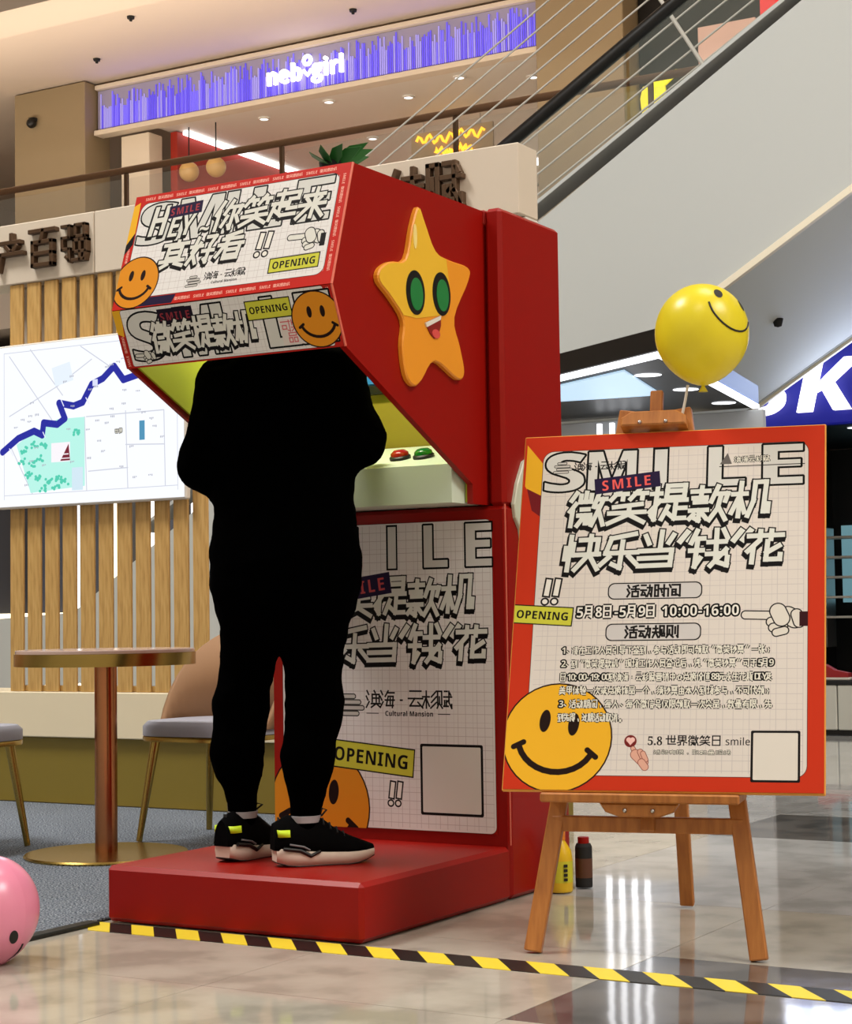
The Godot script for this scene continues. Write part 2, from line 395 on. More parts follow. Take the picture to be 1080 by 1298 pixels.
func print_easel_poster() -> Texture2D:
	var w := 1120
	var h := 1365
	var cv := Canvas.new(w, h, Color(0.77, 0.20, 0.085))
	# yellow and plum shapes that run under the sheet on its left side
	cv.fill([PackedVector2Array([Vector2(8, 30), Vector2(90, 130), Vector2(90, 330), Vector2(8, 200)])], SUN)
	cv.fill([PackedVector2Array([Vector2(16, 210), Vector2(90, 250), Vector2(80, 330), Vector2(40, 300)])], Color(0.45, 0.1, 0.12))
	paper(cv, 74, 62, 1062, 1312, 40, 36, 2, Color(0.86, 0.83, 0.80))
	tall_smile(cv, [84, 250, 500, 700, 900], 70, 156, 158, 7.5)
	cloud_mark(cv, Vector2(150, 128), 32, 2)
	write_han(cv, "澳海·云杉赋", Transform2D(0, Vector2(34, 34), 0, Vector2(196, 112)), 1.8, INK, 0, Vector2.ZERO, INK, 0.98)
	cv.fill([PackedVector2Array([Vector2(742, 140), Vector2(770, 96), Vector2(786, 140)])], Color(0.4, 0.38, 0.37))
	small_line(cv, "澳海云杉赋", 796, 112, 26, 0)
	cv.rect(740, 148, 1050, 151, INK)
	title_rows(cv, 196, 232, 142, 0)
	tag_print(cv, "SMILE", Vector2(400, 200), Vector2(246, 62), -0.1, NIGHT, Color(0.90, 0.36, 0.34), 0, 0.64, 0.12)
	bangs(cv, Vector2(116, 628), 64, 6)
	tag_print(cv, "OPENING", Vector2(106, 716), Vector2(222, 66), 0.07, LIME, INK, 4, 0.56)
	for b in [[346, 596, 690, 660, "活动时间"], [344, 752, 690, 818, "活动规则"]]:
		cv.rrect(b[0], b[1], b[2], b[3], 24, INK)
		cv.rrect(b[0] + 4, b[1] + 4, b[2] - 4, b[3] - 4, 21, Color(0.80, 0.79, 0.78))
		write_han(cv, b[4], Transform2D(0, Vector2(46, 46), 0, Vector2((b[0] + b[2]) / 2.0 - 100, b[1] + 11)), 3.4, INK, 0, Vector2.ZERO, INK, 1.08)
	var date := "5月8日-5月9日 10:00-16:00"
	var white := Color(0.90, 0.89, 0.86)
	for layer in 2:
		var x := 232.0
		for ch in date:
			if ch == "月" or ch == "日":
				for st in strokes_of(ch, Rect2(x, 684, 32, 42)):
					for i in st.size() - 1:
						cv.bar(st[i], st[i + 1], 8.5 if layer == 0 else 3.4, 3.0, INK if layer == 0 else white)
				x += 41
			else:
				write_latin(cv, ch, Transform2D(0, Vector2(51, 54), 0, Vector2(x, 726)), INK if layer == 0 else white, 5.5 if layer == 0 else 0.0)
				x += 15.0 if ch == ":" or ch == " " else 18.0 if ch == "-" else 29.0
	glove(cv, Vector2(846, 726), 180, Color(0.86, 0.84, 0.80), INK, 4)
	cv.rect(1034, 716, 1062, 770, Color(0.2, 0.05, 0.08))
	smiley(cv, Vector2(186, 1176), 196, 0.12, SUN, 5)
	for i in RULES.size():
		small_line(cv, RULES[i], 186, 838 + i * 50, 34, 240.0 if i == 5 else 758.0)
	cv.oval(Vector2(452, 1188), 22, 22, Color(0.45, 0.13, 0.12))
	cv.oval(Vector2(446, 1183), 9, 9, Color(0.93, 0.75, 0.72))
	cv.oval(Vector2(459, 1183), 9, 9, Color(0.93, 0.75, 0.72))
	cv.fill([PackedVector2Array([Vector2(438, 1186), Vector2(467, 1186), Vector2(452, 1203)])], Color(0.93, 0.75, 0.72))
	for f in [[462, 1214, 476, 1240, 7], [472, 1236, 500, 1262, 17], [488, 1226, 500, 1250, 9], [498, 1232, 508, 1254, 8], [494, 1264, 506, 1280, 12]]:
		cv.bar(Vector2(f[0], f[1]), Vector2(f[2], f[3]), f[4] + 2, 0, Color(0.5, 0.25, 0.22), true)
		cv.bar(Vector2(f[0], f[1]), Vector2(f[2], f[3]), f[4], 0, Color(0.86, 0.66, 0.58), true)
	write_latin(cv, "5.8", Transform2D(0, Vector2(38, 44), 0, Vector2(512, 1202)), INK, 0, Vector2.ZERO, INK, 0, true, true)
	write_han(cv, "世界微笑日", Transform2D(0, Vector2(36, 36), 0, Vector2(578, 1168)), 1.9, INK, 0, Vector2.ZERO, INK, 1.1)
	write_latin(cv, "smile", Transform2D(0, Vector2(36, 36), 0, Vector2(784, 1200)), INK, 0, Vector2.ZERO, INK, 0, false)
	small_line(cv, "活动有限，取数量现场", 536, 1220, 16, 270)
	cv.rrect(872, 1148, 1040, 1330, 6, INK)
	cv.rrect(880, 1156, 1032, 1322, 4, Color(0.86, 0.84, 0.80))
	return cv.tex()

func border_row(cv: Canvas, a: Vector2, b: Vector2, k: float, c: Color) -> void:
	var turn := (b - a).angle()
	var l := (b - a).length()
	var x := 0.0
	while x < l - k * 9:
		write_latin(cv, "SMILE", Transform2D(turn, a + (b - a).normalized() * x) * Transform2D(0, Vector2(k, k), 0, Vector2(0, k * 0.36)), c)
		x += k * 3.6
		write_han(cv, "微笑提款机", Transform2D(turn, a + (b - a).normalized() * x) * Transform2D(0, Vector2(k * 0.8, k * 0.8), 0, Vector2(0, -k * 0.4)), k * 0.05, c)
		x += k * 5.2

func print_header_upper() -> Texture2D:
	# 0.75 m by 0.372 m
	var w := 1400
	var h := 694
	var cv := Canvas.new(w, h, Color(0.76, 0.14, 0.10))
	var pale := Color(0.93, 0.72, 0.66)
	border_row(cv, Vector2(70, 26), Vector2(1380, 26), 24, pale)
	border_row(cv, Vector2(330, 668), Vector2(1380, 668), 24, pale)
	border_row(cv, Vector2(1372, 60), Vector2(1372, 660), 22, pale)
	border_row(cv, Vector2(26, 660), Vector2(26, 20), 20, pale)
	cv.fill([PackedVector2Array([Vector2(0, 60), Vector2(40, 40), Vector2(46, 230), Vector2(0, 330)])], SUN)
	cv.fill([PackedVector2Array([Vector2(0, 300), Vector2(46, 230), Vector2(46, 300), Vector2(0, 360)])], INK)
	paper(cv, 54, 52, 1344, 634, 50, 40, 3)
	tall_smile(cv, [66, 330, 640, 810, 1090], 64, 250, 250, 9)
	var white := Color(0.87, 0.87, 0.84)
	var sk := Transform2D(Vector2(1, 0.0), Vector2(-0.16, 1), Vector2.ZERO)
	write_latin(cv, "H", Transform2D(0, Vector2(120, 265)) * sk.scaled(Vector2(190, 250)), white, 9, Vector2(-5, 14), INK)
	write_latin(cv, "EY", Transform2D(0, Vector2(262, 286)) * sk.scaled(Vector2(150, 170)), white, 8, Vector2(-5, 14), INK, 0.02)
	tag_print(cv, "SMILE", Vector2(368, 128), Vector2(222, 74), -0.05, NIGHT, Color(0.62, 0.22, 0.26), 0, 0.62, 0.1)
	write_latin(cv, "~", Transform2D(0, Vector2(486, 320)) * Transform2D(0, Vector2(130, 150), 0, Vector2.ZERO), white, 7, Vector2(-3, 8), INK)
	write_han(cv, "你笑起来", Transform2D(0, Vector2(600, 118)) * sk.scaled(Vector2(168, 176)), 11.5, white, 6, Vector2(-6, 15), INK, 1.07, 0.05)
	write_han(cv, "真好看", Transform2D(0, Vector2(286, 320)) * sk.scaled(Vector2(166, 160)), 11.5, white, 6, Vector2(-6, 15), INK, 1.12, 0.02)
	bangs(cv, Vector2(910, 420), 92, 8)
	glove(cv, Vector2(1100, 398), 190, white, INK, 5)
	cv.rect(1290, 396, 1322, 470, INK)
	tag_print(cv, "OPENING", Vector2(1152, 548), Vector2(300, 76), -0.01, LIME, INK, 6, 0.66)
	cloud_mark(cv, Vector2(520, 576), 44, 3)
	write_han(cv, "澳海·云杉赋", Transform2D(0, Vector2(46, 46), 0, Vector2(590, 536)), 2.3, INK, 0, Vector2.ZERO, INK, 0.95)
	write_latin(cv, "Cultural Mansion", Transform2D(0, Vector2(20, 20), 0, Vector2(640, 606)), INK)
	cv.fill([PackedVector2Array([Vector2(200, 640), Vector2(420, 640), Vector2(400, 690), Vector2(180, 690)])], NIGHT)
	smiley(cv, Vector2(124, 540), 150, 0.06, ORANGE, 7)
	return cv.tex()

func print_header_lower() -> Texture2D:
	var w := 1400
	var h := 330
	var cv := Canvas.new(w, h, Color(0.70, 0.13, 0.09))
	cv.fill([PackedVector2Array([Vector2(0, 0), Vector2(60, 0), Vector2(40, 150), Vector2(0, 130)])], SUN)
	border_row(cv, Vector2(26, 320), Vector2(26, 20), 22, Color(0.93, 0.72, 0.66))
	border_row(cv, Vector2(1376, 10), Vector2(1376, 320), 22, Color(0.93, 0.72, 0.66))
	paper(cv, 52, 2, 1350, 320, 12, 40, 2)
	tall_smile(cv, [78, 400, 640, 960, 1170], 26, 268, 230, 10)
	glove(cv, Vector2(90, 262), 110, Color(0.82, 0.82, 0.79), INK, 4)
	var white := Color(0.87, 0.87, 0.84)
	var sk := Transform2D(Vector2(1, 0.0), Vector2(-0.08, 1), Vector2.ZERO)
	tag_print(cv, "SMILE", Vector2(410, 64), Vector2(230, 90), 0.0, Color(0.10, 0.06, 0.12), Color(0.55, 0.18, 0.22), 0, 0.62, 0.1)
	write_han(cv, "微笑提款机", Transform2D(0, Vector2(236, 92)) * sk.scaled(Vector2(128, 170)), 10.5, white, 6, Vector2(-5, 14), INK, 1.05, 0.03)
	cv.rect(1046, 150, 1180, 292, Color(0.86, 0.82, 0.80))
	write_han(cv, "可奖", Transform2D(0, Vector2(60, 64), 0, Vector2(1054, 160)), 3.0, Color(0.80, 0.40, 0.42), 0, Vector2.ZERO, INK, 1.0)
	write_han(cv, "品", Transform2D(0, Vector2(60, 60), 0, Vector2(1084, 226)), 3.0, Color(0.80, 0.40, 0.42))
	tag_print(cv, "OPENING", Vector2(1000, 88), Vector2(270, 96), 0.0, LIME, INK, 6, 0.5)
	smiley(cv, Vector2(1278, 172), 146, 0.04, ORANGE, 7)
	return cv.tex()

func print_map() -> Texture2D:
	var w := 1000
	var h := 690
	var cv := Canvas.new(w, h, Color(0.97, 0.98, 1.0))
	var line := Color(0.80, 0.81, 0.86)
	cv.rect(28, 24, 970, 27, line)
	cv.rect(28, 24, 31, 660, line)
	cv.rect(28, 640, 970, 643, line)
	cv.rect(967, 24, 970, 660, line)
	for l in [[180, 20, 360, 230], [60, 40, 300, 330], [60, 300, 330, 190], [330, 190, 520, 90], [460, 30, 620, 130], [480, 330, 490, 640], [700, 320, 710, 640], [490, 330, 900, 330], [500, 560, 710, 556], [900, 330, 905, 640], [60, 420, 190, 640], [700, 460, 900, 470]]:
		cv.bar(Vector2(l[0], l[1]), Vector2(l[2], l[3]), 2.2, 0, line, true)
	cv.fill([PackedVector2Array([Vector2(100, 425), Vector2(190, 380), Vector2(330, 330), Vector2(480, 330), Vector2(480, 620), Vector2(180, 636)])], Color(0.72, 0.95, 0.90))
	cv.fill([PackedVector2Array([Vector2(300, 110), Vector2(400, 90), Vector2(420, 170), Vector2(320, 190)])], Color(0.90, 0.94, 0.98))
	var rng := RandomNumberGenerator.new()
	rng.seed = 5
	for t in [[140, 450], [200, 430], [250, 440], [130, 500], [185, 510], [230, 490], [170, 560], [220, 570], [280, 590], [250, 620], [340, 585], [320, 620], [370, 600], [430, 390]]:
		for k in 9:
			cv.oval(Vector2(t[0] + rng.randf_range(-20, 20), t[1] + rng.randf_range(-14, 14)), 7, 6, Color(0.33, 0.80, 0.69))
	var river := PackedVector2Array([Vector2(20, 452), Vector2(110, 398), Vector2(200, 372), Vector2(246, 392), Vector2(254, 340), Vector2(330, 352), Vector2(372, 330), Vector2(340, 262), Vector2(420, 280), Vector2(470, 268), Vector2(520, 196), Vector2(580, 176), Vector2(640, 130), Vector2(690, 190), Vector2(760, 176), Vector2(830, 140), Vector2(985, 120)])
	cv.path(river, 15, Color(0.16, 0.18, 0.62))
	cv.rect(524, 176, 552, 204, Color(0.85, 0.87, 0.97))
	for p in [[60, 440, 80, 470], [250, 380, 262, 402], [352, 250, 366, 276], [488, 250, 504, 276]]:
		cv.bar(Vector2(p[0], p[1]), Vector2(p[2], p[3]), 2.5, 0, Color(0.92, 0.93, 1.0), true)
	cv.rect(296, 430, 400, 512, Color(0.97, 0.95, 0.97))
	cv.fill([PackedVector2Array([Vector2(346, 508), Vector2(392, 438), Vector2(400, 508)])], Color(0.47, 0.16, 0.22))
	cv.rect(356, 478, 392, 483, Color(0.97, 0.95, 0.97))
	cv.rect(350, 496, 398, 500, Color(0.97, 0.95, 0.97))
	cv.rect(772, 366, 800, 446, Color(0.32, 0.58, 0.72))
	cv.rect(410, 540, 470, 636, Color(0.82, 0.90, 0.95))
	for k in 46:
		var m := Vector2(rng.randf_range(80, 940), rng.randf_range(60, 610))
		for i in 3:
			cv.rect(m.x + i * 8, m.y, m.x + i * 8 + 5, m.y + rng.randf_range(5, 10), Color(0.70, 0.71, 0.76))
	small_line(cv, "世界", 642, 392, 22, 0)
	return cv.tex()

# ------------------------------------------------------------------ meshes
func V(a: float, h: float, d: float) -> Vector3:
	return Vector3(a, h, -d)

func numbered(called: String) -> String:
	var n: int = names.get(called, 0)
	names[called] = n + 1
	return called if n == 0 else "%s_%03d" % [called, n]

func obj(called: String, mesh: Mesh, mat: Material, parent: Node = self, at := Vector3.ZERO, turn := Vector3.ZERO) -> MeshInstance3D:
	var o := MeshInstance3D.new()
	o.name = numbered(called) if parent == self else called
	o.mesh = mesh
	if mat:
		o.material_override = mat
	o.position = at
	o.rotation = turn
	parent.add_child(o, true)
	return o

func thing(called: String, label: String, category: String, at := Vector3.ZERO, turn := 0.0, group := "") -> Node3D:
	var o := Node3D.new()
	o.name = numbered(called)
	add_child(o)
	o.position = at
	o.rotation.y = turn
	tag(o, label, category, group)
	return o

func tag(o: Node, label: String, category: String, group := "") -> Node:
	o.set_meta("label", label)
	o.set_meta("category", category)
	if group:
		o.set_meta("group", group)
	return o

func struct(o: Node) -> Node:
	o.set_meta("kind", "structure")
	return o

func say(o: Node, label: String) -> Node:
	o.set_meta("label", label)
	return o

# Box with chamfered edges, centred.
func box(s: Vector3, b := 0.004) -> ArrayMesh:
	var key := [s, b]
	if box_cache.has(key):
		return box_cache[key]
	var h := s / 2.0
	b = minf(b, minf(h.x, minf(h.y, h.z)) * 0.9)
	var st := SurfaceTool.new()
	st.begin(Mesh.PRIMITIVE_TRIANGLES)
	st.set_smooth_group(-1)
	var corner := func(axis: int, sg: Vector3) -> Vector3:
		var v := Vector3(sg.x * (h.x - b), sg.y * (h.y - b), sg.z * (h.z - b))
		v[axis] = sg[axis] * h[axis]
		return v
	for axis in 3:
		var u := (axis + 1) % 3
		var w := (axis + 2) % 3
		for s0 in [-1.0, 1.0]:
			var q := []
			for k in [[-1, -1], [1, -1], [1, 1], [-1, 1]]:
				var sg := Vector3.ZERO
				sg[axis] = s0
				sg[u] = k[0]
				sg[w] = k[1]
				q.append(corner.call(axis, sg))
			quad(st, q, s0 < 0)
	for axis in 3:
		var u := (axis + 1) % 3
		var w := (axis + 2) % 3
		for su in [-1.0, 1.0]:
			for sw in [-1.0, 1.0]:
				var a := Vector3.ZERO
				a[u] = su
				a[w] = sw
				var lo := a
				lo[axis] = -1
				var hi := a
				hi[axis] = 1
				quad(st, [corner.call(u, lo), corner.call(u, hi), corner.call(w, hi), corner.call(w, lo)], su * sw < 0)
	for sx in [-1.0, 1.0]:
		for sy in [-1.0, 1.0]:
			for sz in [-1.0, 1.0]:
				var sg := Vector3(sx, sy, sz)
				var t := [corner.call(0, sg), corner.call(1, sg), corner.call(2, sg)]
				if sx * sy * sz > 0:
					t.reverse()
				for v in t:
					st.add_vertex(v)
	st.generate_normals()
	box_cache[key] = st.commit()
	return box_cache[key]

func quad(st: SurfaceTool, q: Array, flip := false) -> void:
	var o := [0, 2, 1, 0, 3, 2] if not flip else [0, 1, 2, 0, 2, 3]
	for i in o:
		st.add_vertex(q[i])

func part(parent: Node, called: String, at: Vector3, size: Vector3, mat: Material, b := 0.004, turn := Vector3.ZERO) -> MeshInstance3D:
	return obj(called, box(size, b), mat, parent, at, turn)

# An outline in x, y given thickness along z (0 .. depth).
func slab(poly: PackedVector2Array, depth: float, xf := Transform3D(), bevel := 0.0, smooth := false) -> ArrayMesh:
	if not Geometry2D.is_polygon_clockwise(poly):
		poly = poly.duplicate()
		poly.reverse()
	var inner := poly
	if bevel > 0.0:
		var n := poly.size()
		inner = PackedVector2Array()
		for i in n:
			var e0 := (poly[i] - poly[(i + n - 1) % n]).normalized()
			var e1 := (poly[(i + 1) % n] - poly[i]).normalized()
			var nrm := (Vector2(e0.y, -e0.x) + Vector2(e1.y, -e1.x)).normalized()
			inner.append(poly[i] + nrm * bevel / maxf(0.4, nrm.dot(Vector2(e0.y, -e0.x))))
	var st := SurfaceTool.new()
	st.begin(Mesh.PRIMITIVE_TRIANGLES)
	st.set_smooth_group(-1)
	var tri := Geometry2D.triangulate_polygon(inner)
	for i in range(0, tri.size(), 3):
		for k in [0, 2, 1]:
			var p := inner[tri[i + k]]
			st.add_vertex(xf * Vector3(p.x, p.y, depth))
	var back := Geometry2D.triangulate_polygon(poly)
	for i in range(0, back.size(), 3):
		for k in 3:
			var p := poly[back[i + k]]
			st.add_vertex(xf * Vector3(p.x, p.y, 0))
	if smooth:
		st.set_smooth_group(1)
	for i in poly.size():
		var j := (i + 1) % poly.size()
		var p := poly[i]
		var q := poly[j]
		quad(st, [xf * Vector3(p.x, p.y, 0), xf * Vector3(q.x, q.y, 0), xf * Vector3(q.x, q.y, depth - bevel), xf * Vector3(p.x, p.y, depth - bevel)])
		if bevel > 0.0:
			quad(st, [xf * Vector3(p.x, p.y, depth - bevel), xf * Vector3(q.x, q.y, depth - bevel), xf * Vector3(inner[j].x, inner[j].y, depth), xf * Vector3(inner[i].x, inner[i].y, depth)])
	st.generate_normals()
	return st.commit()

# Outline in (depth, height), running from x = a0 to a1.
func profile_x(poly: Array, a0: float, a1: float) -> ArrayMesh:
	var pts := PackedVector2Array()
	for p in poly:
		pts.append(Vector2(p[0], p[1]))
	return slab(pts, a1 - a0, Transform3D(Basis(Vector3(0, 0, -1), Vector3(0, 1, 0), Vector3(1, 0, 0)), Vector3(a0, 0, 0)))

# A flat sheet from corner o along u and v, printed with uv 0..1 (v is down), with thickness behind it.
func sheet(o: Vector3, u: Vector3, v: Vector3, thick := 0.002) -> ArrayMesh:
	var st := SurfaceTool.new()
	st.begin(Mesh.PRIMITIVE_TRIANGLES)
	st.set_smooth_group(-1)
	var n := v.cross(u).normalized() * thick
	var c := [o, o + u, o + u + v, o + v]
	var uv := [Vector2(0, 0), Vector2(1, 0), Vector2(1, 1), Vector2(0, 1)]
	for i in [0, 1, 2, 0, 2, 3]:
		st.set_uv(uv[i])
		st.add_vertex(c[i])
	for i in 4:
		var j := (i + 1) % 4
		var q := [c[i], c[j], c[j] - n, c[i] - n]
		var e := [uv[i], uv[j], uv[j], uv[i]]
		for k in [0, 2, 1, 0, 3, 2]:
			st.set_uv(e[k])
			st.add_vertex(q[k])
	st.generate_normals()
	return st.commit()

func lathe(prof: Array, seg := 32, smooth := true) -> ArrayMesh:
	var st := SurfaceTool.new()
	st.begin(Mesh.PRIMITIVE_TRIANGLES)
	for i in prof.size() - 1:
		st.set_smooth_group(i if not smooth else 0)
		for k in seg:
			var a0 := TAU * k / seg
			var a1 := TAU * (k + 1) / seg
			var p: Array = prof[i]
			var q: Array = prof[i + 1]
			quad(st, [Vector3(cos(a0) * p[0], p[1], sin(a0) * p[0]), Vector3(cos(a1) * p[0], p[1], sin(a1) * p[0]), Vector3(cos(a1) * q[0], q[1], sin(a1) * q[0]), Vector3(cos(a0) * q[0], q[1], sin(a0) * q[0])], true)
	st.generate_normals()
	return st.commit()

func tube(pts: Array, radii: Array, seg := 12, caps := true) -> ArrayMesh:
	var st := SurfaceTool.new()
	st.begin(Mesh.PRIMITIVE_TRIANGLES)
	var rings := []
	var n := pts.size()
	for i in n:
		var t: Vector3 = (pts[mini(i + 1, n - 1)] - pts[maxi(i - 1, 0)]).normalized()
		var side := t.cross(Vector3.UP if absf(t.y) < 0.95 else Vector3.RIGHT).normalized()
		var up := side.cross(t)
		var r: float = radii[i] if radii.size() > 1 else radii[0]
		var ring := []
		for k in seg:
			ring.append(pts[i] + (side * cos(TAU * k / seg) + up * sin(TAU * k / seg)) * r)
		rings.append(ring)
	st.set_smooth_group(0)
	for i in n - 1:
		for k in seg:
			quad(st, [rings[i][k], rings[i][(k + 1) % seg], rings[i + 1][(k + 1) % seg], rings[i + 1][k]])
	if caps:
		st.set_smooth_group(-1)
		for k in range(1, seg - 1):
			for v in [rings[0][0], rings[0][k], rings[0][k + 1], rings[n - 1][0], rings[n - 1][k + 1], rings[n - 1][k]]:
				st.add_vertex(v)
	st.generate_normals()
	return st.commit()

# A square-cut wooden bar between two points.
func beam(p: Vector3, q: Vector3, w: float, t: float, face := Vector3.BACK) -> ArrayMesh:
	var d := (q - p).normalized()
	var x := d.cross(face).normalized()
	var z := x.cross(d).normalized()
	var src := box(Vector3(w, (q - p).length(), t), 0.003)
	var st := SurfaceTool.new()
	st.append_from(src, 0, Transform3D(Basis(x, d, z), (p + q) / 2.0))
	return st.commit()

func ball(r: float, sx := 1.0, sy := 1.0, sz := 1.0) -> SphereMesh:
	var s := SphereMesh.new()
	s.radius = r
	s.height = r * 2.0
	s.radial_segments = 40
	s.rings = 24
	return s

func mat(c: Color, rough := 0.6, metal := 0.0) -> StandardMaterial3D:
	var m := StandardMaterial3D.new()
	m.albedo_color = c
	m.roughness = rough
	m.metallic = metal
	return m

func printed(t: Texture2D, rough := 0.5) -> StandardMaterial3D:
	var m := mat(Color.WHITE, rough)
	m.albedo_texture = t
	m.metallic_specular = 0.25
	m.texture_repeat = false
	return m

func glow(c: Color, e := 1.0) -> StandardMaterial3D:
	var m := mat(c, 0.5)
	m.emission_enabled = true
	m.emission = c
	m.emission_energy_multiplier = e
	return m

func noise_tex(freq: float, ramp: Gradient, size := 512, kind := FastNoiseLite.TYPE_SIMPLEX_SMOOTH, seed_ := 1, octaves := 4) -> NoiseTexture2D:
	var n := FastNoiseLite.new()
	n.noise_type = kind
	n.frequency = freq
	n.seed = seed_
	n.fractal_octaves = octaves
	var t := NoiseTexture2D.new()
	t.width = size
	t.height = size
	t.seamless = true
	t.noise = n
	t.color_ramp = ramp
	return t

func ramp(list: Array) -> Gradient:
	var g := Gradient.new()
	var off := PackedFloat32Array()
	var cols := PackedColorArray()
	for p in list:
		off.append(p[0])
		cols.append(p[1])
	g.offsets = off
	g.colors = cols
	return g

func relief(freq: float, size: int, strength: float, seed_ := 3) -> NoiseTexture2D:
	var t := noise_tex(freq, null, size, FastNoiseLite.TYPE_SIMPLEX_SMOOTH, seed_, 3)
	t.as_normal_map = true
	t.bump_strength = strength
	return t

func triplanar(m: StandardMaterial3D, s: Vector3, world := true) -> StandardMaterial3D:
	m.uv1_triplanar = true
	m.uv1_world_triplanar = world
	m.uv1_scale = s
	return m

# ------------------------------------------------------------------ person
# Bones: [from, to, radius, radius, kind]; joined as one smooth field and meshed as surface nets.
func net(bones: Array, cell: float, sharp: float, wrinkle: float, st: SurfaceTool, tint: Dictionary) -> void:
	var lo := Vector3(1e9, 1e9, 1e9)
	var hi := -lo
	for b in bones:
		for i in 2:
			var r: float = b[2 + i]
			lo = lo.min(b[i] - Vector3.ONE * r)
			hi = hi.max(b[i] + Vector3.ONE * r)
	var pad := 4.0 / sharp
	lo -= Vector3.ONE * (pad + cell * 2)
	hi += Vector3.ONE * (pad + cell * 2)
	var n := Vector3i(((hi - lo) / cell).ceil()) + Vector3i.ONE
	var f := PackedFloat32Array()
	f.resize(n.x * n.y * n.z)
	for b in bones:
		var p: Vector3 = b[0]
		var q: Vector3 = b[1]
		var d := q - p
		var l2 := maxf(d.length_squared(), 1e-8)
		var m: float = maxf(b[2], b[3]) + pad
		var a := Vector3i(((p.min(q) - Vector3.ONE * m - lo) / cell).floor()).clamp(Vector3i.ZERO, n - Vector3i.ONE)
		var z := Vector3i(((p.max(q) + Vector3.ONE * m - lo) / cell).ceil()).clamp(Vector3i.ZERO, n - Vector3i.ONE)
		for iz in range(a.z, z.z + 1):
			for iy in range(a.y, z.y + 1):
				var row := (iz * n.y + iy) * n.x
				for ix in range(a.x, z.x + 1):
					var v := lo + Vector3(ix, iy, iz) * cell - p
					var t := clampf(v.dot(d) / l2, 0.0, 1.0)
					var dist: float = (v - d * t).length() - lerpf(b[2], b[3], t)
					if dist < pad:
						f[row + ix] += exp(-sharp * dist)
	var noise := FastNoiseLite.new()
	noise.seed = 7
	noise.frequency = 9.0
	for i in f.size():
		if f[i] > 0.0:
			f[i] = -log(f[i]) / sharp
			if wrinkle > 0.0 and absf(f[i]) < 0.04:
				var ix := i % n.x
				var iy := (i / n.x) % n.y
				var iz := i / (n.x * n.y)
				f[i] += wrinkle * noise.get_noise_3d(ix * cell, iy * cell * 1.7, iz * cell)
		else:
			f[i] = pad
	var index := {}
	var verts := PackedVector3Array()
	var steps := [0, 1, n.x, n.x + 1, n.x * n.y, n.x * n.y + 1, n.x * n.y + n.x, n.x * n.y + n.x + 1]
	var offs := [Vector3(0, 0, 0), Vector3(1, 0, 0), Vector3(0, 1, 0), Vector3(1, 1, 0), Vector3(0, 0, 1), Vector3(1, 0, 1), Vector3(0, 1, 1), Vector3(1, 1, 1)]
	var edges := [[0, 1], [2, 3], [4, 5], [6, 7], [0, 2], [1, 3], [4, 6], [5, 7], [0, 4], [1, 5], [2, 6], [3, 7]]
	for iz in n.z - 1:
		for iy in n.y - 1:
			for ix in n.x - 1:
				var i := (iz * n.y + iy) * n.x + ix
				var inside := 0
				for s in steps:
					if f[i + s] < 0.0:
						inside += 1
				if inside == 0 or inside == 8:
					continue
				var sum := Vector3.ZERO
				var count := 0
				for e in edges:
					var fa := f[i + steps[e[0]]]
					var fb := f[i + steps[e[1]]]
					if (fa < 0.0) != (fb < 0.0):
						sum += offs[e[0]].lerp(offs[e[1]], fa / (fa - fb))
						count += 1
				index[i] = verts.size()
				verts.append(lo + (Vector3(ix, iy, iz) + sum / count) * cell)
	var cols := []
	for v in verts:
		var best := 1e9
		var kind := ""
		for b in bones:
			var d: Vector3 = b[1] - b[0]
			var t := clampf((v - b[0]).dot(d) / maxf(d.length_squared(), 1e-8), 0.0, 1.0)
			var dist: float = (v - b[0] - d * t).length() - lerpf(b[2], b[3], t)
			if dist < best:
				best = dist
				kind = b[4]
		cols.append(tint[kind])
	st.set_smooth_group(0)
	var axes := [1, n.x, n.x * n.y]
	for i in index:
		for k in 3:
			var u: int = axes[(k + 1) % 3]
			var w: int = axes[(k + 2) % 3]
			var inside: bool = f[i] < 0.0
			if inside == (f[i + axes[k]] < 0.0):
				continue
			if not (index.has(i - u) and index.has(i - w) and index.has(i - u - w)):
				continue
			var q := [index[i], index[i - u], index[i - u - w], index[i - w]]
			for t in ([0, 1, 2, 0, 2, 3] if not inside else [0, 2, 1, 0, 3, 2]):
				st.set_color(cols[q[t]])
				st.add_vertex(verts[q[t]])

func hand_bones(wrist: Vector3, dir: Vector3, up: Vector3, side: float) -> Array:
	# a relaxed hand lying on the console: palm, four fingers, thumb
	var x := dir.cross(up).normalized() * side
	var palm := wrist + dir * 0.05
	var out := [[wrist - dir * 0.02, wrist + dir * 0.02, 0.027, 0.026, "skin"]]
	for k in 4:
		var root := wrist + dir * 0.085 + x * (0.031 - 0.021 * k)
		out.append([wrist + dir * 0.015 + x * (0.018 - 0.012 * k), root, 0.017, 0.013, "skin"])
		var l: float = [0.036, 0.042, 0.039, 0.03][k]
		var j1 := root + (dir + up * 0.12).normalized() * l
		var j2 := j1 + (dir - up * 0.45).normalized() * l * 0.65
		var tip := j2 + (dir - up * 0.8).normalized() * l * 0.5
		out.append([root, j1, 0.0095, 0.009, "skin"])
		out.append([j1, j2, 0.009, 0.0085, "skin"])
		out.append([j2, tip, 0.0085, 0.0075, "skin"])
	var th := wrist + dir * 0.03 + x * 0.03
	out.append([wrist + dir * 0.01 + x * 0.012, th, 0.017, 0.013, "skin"])
	out.append([th, th + (dir + x * 0.9).normalized() * 0.035, 0.012, 0.0105, "skin"])
	out.append([th + (dir + x * 0.9).normalized() * 0.035, th + (dir + x * 0.9).normalized() * 0.035 + (dir + x * 0.2 - up * 0.2).normalized() * 0.028, 0.0105, 0.009, "skin"])
	return out

